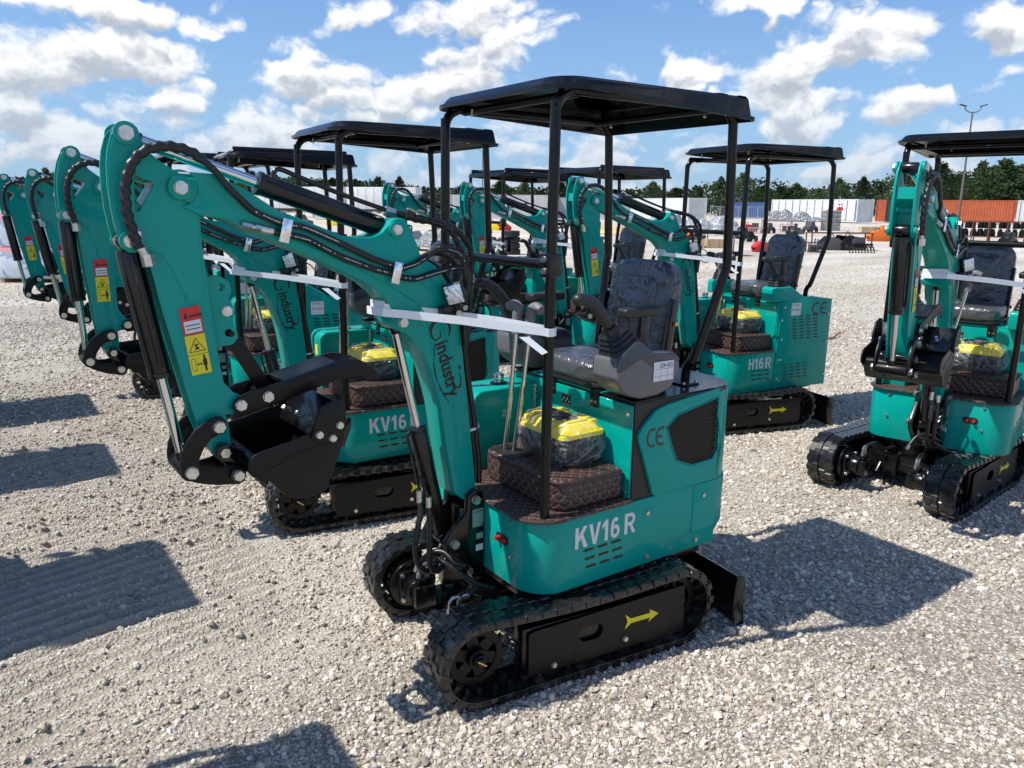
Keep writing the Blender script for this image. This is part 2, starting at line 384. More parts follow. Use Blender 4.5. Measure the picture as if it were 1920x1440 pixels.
def _arc(cx,cy,rx,ry,t,a0,a1,n=14):
    out=[]
    for k in range(n):
        a=R(a0+(a1-a0)*k/n); b_=R(a0+(a1-a0)*(k+1)/n); ix,iy=rx-t,ry-t
        out.append([(cx+rx*math.cos(a),cy+ry*math.sin(a)),(cx+rx*math.cos(b_),cy+ry*math.sin(b_)),(cx+ix*math.cos(b_),cy+iy*math.sin(b_)),(cx+ix*math.cos(a),cy+iy*math.sin(a))])
    return out
GLY={'K':(.78,[[(0,0),(.2,0),(.2,1),(0,1)],[(.2,.30),(.51,1),(.75,1),(.2,.30)][:3]+[(.2,.56)] and [(.2,.28),(.76,1),(.50,1),(.2,.58)],[(.30,.60),(.44,.74),(.79,0),(.54,0)]]),
'V':(.76,[[(0,1),(.28,0),(.38,0),(.38,.28),(.21,1)],[(.76,1),(.55,1),(.38,.28),(.38,0),(.48,0)]]),
'1':(.50,[[(.20,0),(.40,0),(.40,1),(.24,1),(.20,.92)],[(.24,1),(.02,.80),(.02,.60),(.20,.72),(.20,.92)]]),
'6':(.64,_arc(.30,.32,.30,.32,.17,0,360,24)+_arc(.31,.5,.31,.5,.18,52,180,12)+[[(0,.3),(.16,.3),(.16,.52),(0,.52)]]),
'R':(.76,[[(0,0),(.2,0),(.2,1),(0,1)],[(.2,1),(.2,.84),(.42,.84),(.42,1)],[(.2,.56),(.2,.40),(.42,.40),(.42,.56)],[(.34,.40),(.50,.42),(.77,0),(.54,0)]]+_arc(.42,.70,.29,.30,.17,-90,90,12)),
'H':(.70,[[(0,0),(.2,0),(.2,1),(0,1)],[(.5,0),(.7,0),(.7,1),(.5,1)],[(.2,.42),(.5,.42),(.5,.60),(.2,.60)]]),
'C':(.74,_arc(.5,.5,.5,.5,.15,62,298,26)),
'E':(.74,_arc(.5,.5,.5,.5,.15,62,298,26)+[[(.14,.43),(.58,.43),(.58,.57),(.14,.57)]]),' ':(.22,[])}
def letters(parent,name,s,origin,right,up,h,m,sx=1,gap=.10,depth=.001):
    r=Vector(right).normalized(); u=Vector(up).normalized(); n=r.cross(u); o=Vector(origin); x=0; b=MB(); q=0
    for c in s:
        w,pl=GLY[c]
        for k,p in enumerate(pl):
            q+=1; ar=sum(p[i-1][0]*p[i][1]-p[i][0]*p[i-1][1] for i in range(len(p))); p=p if ar>0 else p[::-1]
            b.add([o+r*(x+a)*sx*h+u*e*h+n*(depth+.00004*(k%7)) for a,e in p],[tuple(range(len(p)))])
        x+=w+gap
    return b.build(name,[m],parent,smooth=False,split=False)
def copy_tree(o,parent=None):
    c=o.copy(); S.collection.objects.link(c); c.parent=parent
    for ch in list(KIDS.get(o,[])) : copy_tree(ch,c)
    return c
# ------------------------------------------------------------------ gravel yard
rng=np.random.default_rng(7)
def vnoise(x,y,sc,seed):
    r=np.random.default_rng(seed); G=r.random((256,256)); u=x*sc;v=y*sc; i=np.floor(u).astype(int);j=np.floor(v).astype(int);fu=u-i;fv=v-j
    fu=fu*fu*(3-2*fu);fv=fv*fv*(3-2*fv); a=G[i%256,j%256];b=G[(i+1)%256,j%256];c=G[i%256,(j+1)%256];d=G[(i+1)%256,(j+1)%256]
    return (a*(1-fu)+b*fu)*(1-fv)+(c*(1-fu)+d*fu)*fv-.5
def tread(x,y):
    m=np.clip((vnoise(x,y,.55,3)+.36)*3,0,1)*np.clip((x-.95)*3,0,1)*np.clip((4.4-x)*2,0,1)*np.clip((2.3-y)*2,0,1)*np.clip((y+9)*.5,0,1)
    w=y-.26*(x-1.5)+.13*vnoise(x,y,.9,9)
    return m,np.sin(2*PI*w/.105)
def height(x,y):
    near=np.exp(-(np.maximum(0,np.hypot(x-1,y-0)-9)/4)**2)
    m,sn=tread(x,y)
    rut=-.010*np.exp(-((x-1.75+.1*y*.2)/.16)**2)*0
    return (.016*vnoise(x,y,.8,1)+.010*vnoise(x,y,2.7,2)+.008*vnoise(x,y,8,5)+.013*m*sn*(.6+.8*(vnoise(x,y,3,31)+.5))+.006*m*vnoise(x,y,20,8)+rut)*near
def axis(a,b,st):
    c=list(np.arange(a,b,st)); s=st; e=c[-1]
    hi=[];
    while e<1600: s*=1.13; e+=s; hi.append(e)
    s=st;e=c[0];lo=[]
    while e>-1600: s*=1.13; e-=s; lo.append(e)
    return np.array(lo[::-1]+c+hi)
gx=axis(-5,3.6,.022); gy=axis(-7,2.8,.022); X,Y=np.meshgrid(gx,gy,indexing='ij'); Z=height(X,Y)
nv=X.size; me=bpy.data.meshes.new('gravel_ground'); nx_,ny_=len(gx),len(gy)
me.vertices.add(nv); me.vertices.foreach_set('co',np.stack([X,Y,Z],-1).astype(np.float32).ravel())
I=np.arange(nv).reshape(nx_,ny_); Q=np.stack([I[:-1,:-1],I[1:,:-1],I[1:,1:],I[:-1,1:]],-1).reshape(-1,4)
me.loops.add(Q.size); me.loops.foreach_set('vertex_index',Q.ravel().astype(np.int32)); me.polygons.add(len(Q)); me.polygons.foreach_set('loop_start',np.arange(0,Q.size,4,dtype=np.int32)); me.polygons.foreach_set('use_smooth',np.ones(len(Q),bool)); me.update(); me.validate()
def _ground(t,p,tc):
    s=t.new('ShaderNodeSeparateXYZ'); t.put(s.inputs[0],tc)
    big=t.noise(tc,.35,5,.6); mid=t.noise(tc,2.2,5,.6); big2=t.noise(t.vm('MULTIPLY',tc,(.25,1,1)),.22,4,.55)
    def cells(sc):
        n=t.new('ShaderNodeTexVoronoi'); n.inputs['Scale'].default_value=sc; t.put(n.inputs['Vector'],tc); return n.outputs['Distance'],n.outputs['Color']
    d1,c1=cells(62); d2,c2=cells(120); d3,c3=cells(24)
    def val(c):
        q=t.new('ShaderNodeSeparateColor'); t.put(q.inputs[0],c); return q.outputs[0],q.outputs[1]
    a1,b1_=val(c1); a2,b2_=val(c2); a3,b3_=val(c3)
    dust=t.mix(t.smooth(mid,.35,.65),(.215,.175,.135),(.32,.27,.215)); dust=t.mix(t.smooth(t.noise(tc,150,3,.7),.3,.7),dust,(.46,.41,.345))
    st1=t.ramp(a1,[(0,(.22,.19,.16)),(.35,(.43,.385,.325)),(.7,(.55,.505,.44)),(1,(.70,.665,.60))]); st2=t.ramp(a2,[(0,(.24,.205,.17)),(.5,(.44,.39,.33)),(1,(.62,.58,.51))])
    cov=t.smooth(t.m('ADD',t.m('MULTIPLY',mid,.6),t.m('MULTIPLY',big,.7)),.5,.72)
    col=t.mix(t.m('MULTIPLY',t.m('LESS_THAN',b2_,t.m('ADD',.35,t.m('MULTIPLY',cov,.5))),.8),dust,st2)
    col=t.mix(t.m('LESS_THAN',b1_,t.m('ADD',.16,t.m('MULTIPLY',cov,.6))),col,st1)
    # colour is mixed darker towards the gaps between stones
    crev=t.m('MULTIPLY',t.smooth(d1,.34,.62),.55); col=t.mix(crev,col,(.15,.13,.11))
    col=t.mix(t.m('MULTIPLY',t.smooth(big2,.42,.62),.55),col,(.58,.53,.455)); 
    spk=t.voro(tc,5.5); spk2=t.noise(tc,9,5,.8)
    fa=t.new('ShaderNodeAttribute'); fa.attribute_name='fines_shade'; col=t.mix(t.m('MULTIPLY',fa.outputs['Fac'],.6),col,t.mix(t.smooth(mid,.35,.65),(.20,.16,.12),(.27,.225,.175)))  # brown fines colour darkens the troughs, painted shade that makes the ridges show
    # far traffic lanes, paler and browner bands
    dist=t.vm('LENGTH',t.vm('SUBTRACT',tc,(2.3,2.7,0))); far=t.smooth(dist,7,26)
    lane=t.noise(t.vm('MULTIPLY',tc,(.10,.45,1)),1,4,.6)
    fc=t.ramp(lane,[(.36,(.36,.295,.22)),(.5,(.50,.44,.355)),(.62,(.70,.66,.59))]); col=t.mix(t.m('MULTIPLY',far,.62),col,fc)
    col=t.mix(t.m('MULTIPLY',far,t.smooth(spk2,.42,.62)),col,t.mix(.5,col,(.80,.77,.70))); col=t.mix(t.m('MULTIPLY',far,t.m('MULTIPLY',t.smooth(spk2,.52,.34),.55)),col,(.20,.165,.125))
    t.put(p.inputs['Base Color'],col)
    h=t.m('ADD',t.m('MULTIPLY',t.m('SUBTRACT',.6,d1),.010),t.m('MULTIPLY',t.m('SUBTRACT',.6,d2),.005)); h=t.m('ADD',h,t.m('MULTIPLY',a1,.004))
    h=t.m('ADD',h,t.m('MULTIPLY',t.noise(tc,14,5,.7),.016))
    bu=t.new('ShaderNodeBump'); bu.inputs['Distance'].default_value=1.0; bu.inputs['Strength'].default_value=.9; t.put(bu.inputs['Height'],h); t.put(p.inputs['Normal'],bu.outputs[0])
tm,ts=tread(X,Y); at_=me.attributes.new('fines_shade','FLOAT','POINT'); at_.data.foreach_set('value',(tm*np.clip(.5-.6*ts,0,1)).astype(np.float32).ravel())  # trough mask for the painted darkening between ridge crests
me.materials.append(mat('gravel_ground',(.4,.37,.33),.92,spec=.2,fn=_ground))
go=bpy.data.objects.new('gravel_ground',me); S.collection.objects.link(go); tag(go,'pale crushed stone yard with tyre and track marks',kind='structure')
# loose stones, instanced on scattered points (nobody could count them)
def _stone(t,p,tc):
    oi=t.new('ShaderNodeObjectInfo').outputs['Random']
    c=t.ramp(oi,[(0,(.27,.23,.185)),(.25,(.43,.375,.30)),(.6,(.55,.49,.41)),(.85,(.63,.58,.505)),(1,(.74,.70,.635))])
    t.put(p.inputs['Base Color'],t.mix(t.m('MULTIPLY',t.smooth(t.noise(tc,1.7,3,.6),.4,.7),.3),c,(.34,.29,.23)))
STM=mat('stone',(.45,.42,.38),.88,spec=.25,fn=_stone)
def scatter(n,rmin,rmax,half):
    a=R(-124.8)+rng.uniform(-half,half,n); r=np.sqrt(rng.uniform(rmin**2,rmax**2,n)); return 2.29+r*np.cos(a),2.71+r*np.sin(a),r
XS=[];YS=[];RS=[]
for n,r0,r1,hf,mu in ((75000,.7,3.4,1.15,.0051),(140000,3.4,7.5,.95,.0063),(130000,7.5,15,.85,.0085),(90000,15,34,.75,.0095)):
    x,y,r=scatter(n,r0,r1,hf); m,sn=tread(x,y)
    dens=vnoise(x,y,.8,21)*1.1+.6*vnoise(x,y,3.1,22)+.35*vnoise(x,y,9,23)+.42
    keep=rng.random(n)<np.clip(.40+dens*1.1-1.15*m*(.5-.5*sn)**1.3,.02,1)
    if r0>10: keep&=rng.random(n)<np.clip((33-r)/16,0,1)
    x,y=x[keep],y[keep]; s=mu*np.exp(rng.normal(0,.46,len(x)))*(1+.25*vnoise(x,y,.9,30))*(1-.22*m[keep]); s=np.clip(s,.002,.019+.01*(r0>10))
    big=rng.random(len(x))<.004; s[big]*=1.7
    XS.append(x);YS.append(y);RS.append(s)
x=np.concatenate(XS);y=np.concatenate(YS);s=np.concatenate(RS); z=height(x,y)+s*.30
pm=bpy.data.meshes.new('loose_stones'); pm.vertices.add(len(x)); pm.vertices.foreach_set('co',np.stack([x,y,z],-1).astype(np.float32).ravel())
sc=np.stack([s*rng.uniform(.85,1.35,len(s)),s*rng.uniform(.75,1.1,len(s)),s*rng.uniform(.55,.95,len(s))],-1).astype(np.float32)
ro=np.stack([rng.normal(0,.5,len(s)),rng.normal(0,.5,len(s)),rng.uniform(0,6.28,len(s))],-1).astype(np.float32)
at=pm.attributes.new('scl','FLOAT_VECTOR','POINT'); at.data.foreach_set('vector',sc.ravel()); at=pm.attributes.new('rot','FLOAT_VECTOR','POINT'); at.data.foreach_set('vector',ro.ravel())
at=pm.attributes.new('pick','INT','POINT'); at.data.foreach_set('value',rng.integers(0,5,len(s)).astype(np.int32)); pm.update()
po=bpy.data.objects.new('loose_stones',pm); S.collection.objects.link(po); tag(po,'loose crushed limestone scattered over the yard','stones',kind='stuff')
ng=bpy.data.node_groups.new('scatter_stones','GeometryNodeTree'); ng.interface.new_socket('Geometry',in_out='INPUT',socket_type='NodeSocketGeometry'); ng.interface.new_socket('Geometry',in_out='OUTPUT',socket_type='NodeSocketGeometry')
N_=ng.nodes; Lk=ng.links; gi=N_.new('NodeGroupInput'); go_=N_.new('NodeGroupOutput')
jn=N_.new('GeometryNodeJoinGeometry')
for k in range(5):
    ic=N_.new('GeometryNodeMeshIcoSphere'); ic.inputs['Radius'].default_value=1; ic.inputs['Subdivisions'].default_value=2
    sp_=N_.new('GeometryNodeSetPosition'); nt=N_.new('ShaderNodeTexNoise'); nt.noise_dimensions='4D'; nt.inputs['W'].default_value=k*7.3; nt.inputs['Scale'].default_value=.95; nt.inputs['Detail'].default_value=1
    pos=N_.new('GeometryNodeInputPosition'); Lk.new(pos.outputs[0],nt.inputs['Vector'])
    sb=N_.new('ShaderNodeVectorMath'); sb.operation='SUBTRACT'; Lk.new(nt.outputs['Color'],sb.inputs[0]); sb.inputs[1].default_value=(.5,.5,.5)
    ml=N_.new('ShaderNodeVectorMath'); ml.operation='SCALE'; Lk.new(sb.outputs[0],ml.inputs[0]); ml.inputs['Scale'].default_value=2.1
    Lk.new(ic.outputs[0],sp_.inputs['Geometry']); Lk.new(ml.outputs[0],sp_.inputs['Offset'])
    gti=N_.new('GeometryNodeGeometryToInstance'); Lk.new(sp_.outputs[0],gti.inputs[0]); Lk.new(gti.outputs[0],jn.inputs[0])
iop=N_.new('GeometryNodeInstanceOnPoints'); iop.inputs['Pick Instance'].default_value=True
def attr(nm,ty):
    a=N_.new('GeometryNodeInputNamedAttribute'); a.data_type=ty; a.inputs['Name'].default_value=nm; return [o for o in a.outputs if o.enabled][0]
Lk.new(gi.outputs[0],iop.inputs['Points']); Lk.new(jn.outputs[0],iop.inputs['Instance']); Lk.new(attr('pick','INT'),iop.inputs['Instance Index'])
e2=N_.new('FunctionNodeEulerToRotation'); Lk.new(attr('rot','FLOAT_VECTOR'),e2.inputs[0]); Lk.new(e2.outputs[0],iop.inputs['Rotation']); Lk.new(attr('scl','FLOAT_VECTOR'),iop.inputs['Scale'])
sm=N_.new('GeometryNodeSetMaterial'); sm.inputs['Material'].default_value=STM; Lk.new(iop.outputs[0],sm.inputs[0]); Lk.new(sm.outputs[0],go_.inputs[0])
md=po.modifiers.new('scatter','NODES'); md.node_group=ng
# ------------------------------------------------------------------ traced profiles (machine frame, metres)
TR=json.loads('''{"boom":[[1.7535,1.9808],[1.7459,1.9968],[1.7327,2.0051],[1.7168,2.0087],[1.6948,2.0061],[1.6552,1.999],[1.6278,1.9931],[1.5877,1.9742],[1.5351,1.9465],[1.4594,1.9181],[1.362,1.8876],[1.2754,1.8539],[1.1969,1.8235],[1.1312,1.813],[1.0717,1.8157],[1.0366,1.8286],[1.0141,1.8513],[0.9981,1.8685],[0.9824,1.878],[0.9622,1.8818],[0.9421,1.8778],[0.929,1.8622],[0.9116,1.8287],[0.8903,1.7897],[0.8774,1.7525],[0.8696,1.7321],[0.8415,1.719],[0.8059,1.6973],[0.7797,1.666],[0.7482,1.622],[0.7236,1.5784],[0.709,1.5241],[0.6895,1.3924],[0.6681,1.2007],[0.6495,1.026],[0.6285,0.8189],[0.6204,0.7229],[0.6261,0.6876],[0.651,0.6861],[0.6891,0.7119],[0.7319,0.748],[0.7713,0.9781],[0.7923,1.1287],[0.8089,1.1977],[0.8325,1.2774],[0.863,1.3499],[0.8887,1.3888],[0.9188,1.4254],[0.944,1.4486],[0.9716,1.4594],[0.9897,1.4693],[0.9981,1.4925],[0.9975,1.5148],[1.0011,1.5455],[1.0182,1.5748],[1.0548,1.613],[1.0887,1.6405],[1.1452,1.6725],[1.2025,1.698],[1.2618,1.7286],[1.3683,1.776],[1.4658,1.8191],[1.5196,1.8425],[1.5717,1.867],[1.6339,1.8925],[1.6766,1.9139],[1.7119,1.9333],[1.7373,1.9507],[1.7502,1.9649]],"arm":[[1.8828,2.15],[1.8702,2.1613],[1.8556,2.1637],[1.8415,2.1586],[1.8309,2.1472],[1.8255,2.1263],[1.8175,2.1007],[1.8017,2.0768],[1.7837,2.0589],[1.7474,2.0351],[1.7026,2.0077],[1.6792,1.9808],[1.6658,1.9451],[1.6711,1.899],[1.6732,1.8325],[1.6712,1.7736],[1.6662,1.7104],[1.6626,1.6274],[1.6575,1.5393],[1.6499,1.4583],[1.6443,1.3944],[1.6375,1.3441],[1.6118,1.3074],[1.5842,1.2904],[1.5872,1.2475],[1.6139,1.229],[1.6388,1.2311],[1.6319,1.1791],[1.6286,1.1252],[1.6381,1.0944],[1.6569,1.0827],[1.6775,1.0943],[1.6971,1.1151],[1.7153,1.1504],[1.7395,1.2342],[1.7701,1.3918],[1.8036,1.5689],[1.8293,1.7211],[1.839,1.7835],[1.8461,1.7885],[1.8584,1.7873],[1.8741,1.7797],[1.8904,1.7818],[1.904,1.7949],[1.9121,1.8173],[1.9211,1.86],[1.9273,1.9144],[1.9298,1.9759],[1.9266,2.0367],[1.9193,2.0822],[1.907,2.1202],[1.8953,2.1388]],"arm_hole":[[1.8539,2.0115],[1.8034,1.991],[1.8031,1.9784],[1.8506,1.9037],[1.8607,1.9068],[1.8571,1.9461]],"arm_plate":[[1.9147,1.8205],[1.9218,1.8678],[1.9265,1.9222],[1.9262,1.9836],[1.918,2.0521],[1.9056,2.1053],[1.8836,2.141],[1.8564,2.1547],[1.84,2.1436],[1.829,2.1047],[1.7915,2.0571],[1.7332,2.0197],[1.7032,2.0013],[1.6795,1.9776],[1.675,1.9319],[1.6817,1.8493],[1.6818,1.7655],[1.6769,1.6801],[1.6827,1.6287],[1.699,1.6125],[1.7215,1.6209],[1.7404,1.6495],[1.7668,1.7183],[1.7897,1.764],[1.8086,1.7793],[1.8311,1.7865],[1.8578,1.7937],[1.8824,1.7879],[1.9022,1.7981]],"thumb_bracket":[[1.6719,1.6968],[1.6142,1.694],[1.5878,1.6751],[1.5848,1.643],[1.5953,1.6205],[1.583,1.5947],[1.5796,1.5692],[1.5925,1.5378],[1.5766,1.511],[1.5729,1.4869],[1.5942,1.4652],[1.6403,1.4626],[1.6593,1.4645]],"bracket_holes":[[1.6161,1.659],[1.6037,1.5062],[1.6053,1.5802]],"thumb":[[1.6172,1.2713],[1.5959,1.2943],[1.5571,1.3056],[1.4388,1.3256],[1.2998,1.3585],[1.2374,1.3728],[1.1983,1.3793],[1.1612,1.3731],[1.1314,1.3607],[1.1037,1.3392],[1.0848,1.3102],[1.077,1.2783],[1.1032,1.292],[1.1292,1.3035],[1.1573,1.3091],[1.1938,1.3107],[1.3032,1.2901],[1.443,1.2556],[1.5621,1.231],[1.5942,1.2259],[1.6142,1.2391],[1.6219,1.2553]],"thumb_pins":[[1.594,1.2636],[1.4999,1.2798]],"thumb_link":[[1.5946,1.5013],[1.4679,1.2665]],"bucket":[[1.6256,1.0782],[1.6204,1.103],[1.6051,1.1203],[1.5797,1.1284],[1.5026,1.1419],[1.4051,1.1643],[1.3799,1.1656],[1.3689,1.2288],[1.3445,1.2478],[1.2838,1.2733],[1.2754,1.2335],[1.2715,1.1842],[1.2868,1.1123],[1.3098,1.0533],[1.3346,0.9976],[1.3591,0.9483],[1.3838,0.9339],[1.4155,0.9312],[1.4522,0.9357],[1.4804,0.9441],[1.5078,0.9601],[1.5322,0.9887],[1.5543,1.0183],[1.5785,1.0367],[1.6086,1.0431],[1.6234,1.0592]],"bucket_cutter":[[1.4086,1.1473],[1.392,1.2053],[1.3703,1.253],[1.2865,1.2749],[1.2764,1.2291],[1.2872,1.1687],[1.3173,1.1252],[1.361,1.1253]],"cutter_bolts":[[1.3816,1.1574],[1.3335,1.1373],[1.3056,1.179]],"bucket_line":[[1.5588,1.0563],[1.464,1.0941],[1.3064,1.1247]],"lnk1":[[1.6845,1.2384],[1.6637,1.2369],[1.6492,1.2197],[1.6473,1.1971],[1.6575,1.1782],[1.6789,1.1745],[1.7022,1.1656],[1.7266,1.1403],[1.7451,1.1029],[1.7497,1.0665],[1.755,1.0432],[1.7745,1.0343],[1.7956,1.0444],[1.807,1.069],[1.806,1.1001],[1.7984,1.1317],[1.7784,1.1718],[1.7504,1.2053],[1.7181,1.2273]],"lnk2":[[1.7925,1.0418],[1.8025,1.0625],[1.7941,1.083],[1.7751,1.0884],[1.7555,1.0789],[1.7398,1.0607],[1.7114,1.0473],[1.6759,1.0514],[1.6522,1.058],[1.6306,1.0575],[1.6045,1.0407],[1.5914,1.0166],[1.5968,0.9923],[1.6177,0.9832],[1.6428,0.9887],[1.689,0.9949],[1.7319,1.0081],[1.7653,1.021]],"bucket_ear":[[1.6744,1.1311],[1.6544,1.1369],[1.6339,1.1236],[1.6113,1.1099],[1.5852,1.0895],[1.5771,1.0451],[1.5878,0.9982],[1.6077,0.9789],[1.6327,0.9902],[1.6415,1.0193],[1.643,1.0486],[1.6684,1.0691],[1.6803,1.1]],"tube_c":[[1.5781,1.0385]],"p_tip":[[1.8676,2.1303]],"p_elb":[[1.7288,1.9763]],"p_cyl":[[1.8857,1.8164]],"p_l1":[[1.6748,1.2029]],"p_l2":[[1.7736,1.0617]],"p_b1":[[1.6623,1.1108]],"p_l3":[[1.6221,1.0206]],"p_bp":[[0.6466,0.7103]],"p_bc0":[[0.7563,0.5363]],"p_bc1":[[0.9646,1.4939]],"p_ac":[[0.98,1.8399]],"decal":[[1.7624,1.6006],[1.699,1.6098],[1.6742,1.386],[1.7379,1.3796]],"bc_bar":[[0.8637,1.0756],[0.7102,0.5123]],"ac_bar":[[1.475,2.0045],[1.0007,1.8513]],"kc_bar":[[1.866,1.7617],[1.8131,1.3658]],"h1":[[1.8665,1.796],[1.8799,1.8419],[1.8905,1.8995],[1.8907,1.9579],[1.8803,2.0068],[1.8572,2.0529],[1.8208,2.0832],[1.7721,2.0962],[1.7268,2.093],[1.689,2.0799],[1.659,2.0591],[1.6243,2.0267],[1.5944,1.9869],[1.5553,1.9463],[1.5064,1.9046],[1.4337,1.8719],[1.4013,1.863],[1.3309,1.8499],[1.2178,1.801],[1.096,1.7434],[1.0342,1.7201],[1.0037,1.7092],[0.9636,1.6997],[0.9086,1.7114],[0.8545,1.7394],[0.8091,1.7601],[0.7632,1.7629],[0.7166,1.7493],[0.6869,1.7132],[0.6772,1.6501],[0.6903,1.5707],[0.7036,1.4843],[0.6941,1.3754],[0.6741,1.2185],[0.6485,0.9634],[0.6189,0.7585]],"h2":[[1.4714,1.8443],[1.4518,1.8405],[1.4031,1.8293],[1.3288,1.8102],[1.2154,1.7524],[1.0923,1.7043],[1.0299,1.6861],[0.9991,1.6769],[0.959,1.6631],[0.904,1.6564],[0.821,1.6748],[0.7355,1.6896],[0.6855,1.6875],[0.6704,1.668],[0.6654,1.6298],[0.6814,1.5243],[0.6771,1.3722],[0.6519,1.123],[0.6283,0.9101],[0.6008,0.7369]],"h2fit":[[1.5408,1.8609],[1.4489,1.8403]],"clips":[[1.4139,1.8506],[0.9987,1.6916]],"h3":[[0.9316,1.8982],[0.8461,1.8741],[0.7523,1.8634],[0.6778,1.8336],[0.6269,1.7927],[0.5985,1.7385],[0.604,1.689],[0.6178,1.5542],[0.6289,1.4664]],"h4":[[0.9119,1.8908],[0.8471,1.8787],[0.7539,1.8539],[0.7024,1.8162],[0.6751,1.7676],[0.6575,1.7334],[0.6476,1.667],[0.6431,1.5588]],"pipe":[[1.4048,2.0202],[1.402,2.0343],[1.3922,2.0433],[1.3718,2.0422],[1.3199,2.0225],[1.1655,1.9674],[0.9765,1.9088],[0.9316,1.8982]],"lamp":[[0.6728,1.5736]],"lampc":[[0.7602,1.5919],[0.8124,1.5391]],"l_hose1":[[0.919,1.0204],[0.9397,1.0196],[0.9473,1.0076],[0.9418,0.9372],[0.911,0.78],[0.8973,0.7186],[0.9289,0.6606],[0.9706,0.5868],[0.9872,0.5251],[0.9614,0.4652],[0.9115,0.4264],[0.8387,0.4294],[0.7716,0.4645]],"l_hose2":[[0.8464,0.8182],[0.8535,0.8451],[0.8711,0.8511],[0.8815,0.8327],[0.8681,0.744],[0.8599,0.6361],[0.8643,0.5393],[0.8503,0.453],[0.8089,0.4114],[0.747,0.4156],[0.7304,0.4407]],"strap":[[1.0339,1.538]],"text_base":[[0.7822,1.4448],[0.7139,1.1851]],"cross":[[0.9671,1.5459],[0.9073,1.4042]],"mesh":[[-0.0987,1.0024],[-0.1627,1.0494],[-0.4189,1.0935],[-0.4212,1.0183],[-0.4573,0.8781],[-0.4066,0.8048],[-0.2727,0.8],[-0.1701,0.8385],[-0.1351,0.9118]]}''')
YC=-.02; HB=.067; HA=.055
def P2(n,i=0): return TR[n][i]
SLEW=R(2.338); KP=Vector((.7,0,0))
BASE_BOOM=Matrix.Translation(KP)@Matrix.Rotation(SLEW,4,'Z')@Matrix.Translation(-KP)
UND=Matrix.Rotation(R(-6.68),4,'Z')@Matrix.Translation((.142,.070,0))
def V(p,y): return Vector((p[0],y,p[1]))
def seg_path(a,b,c=12): return a
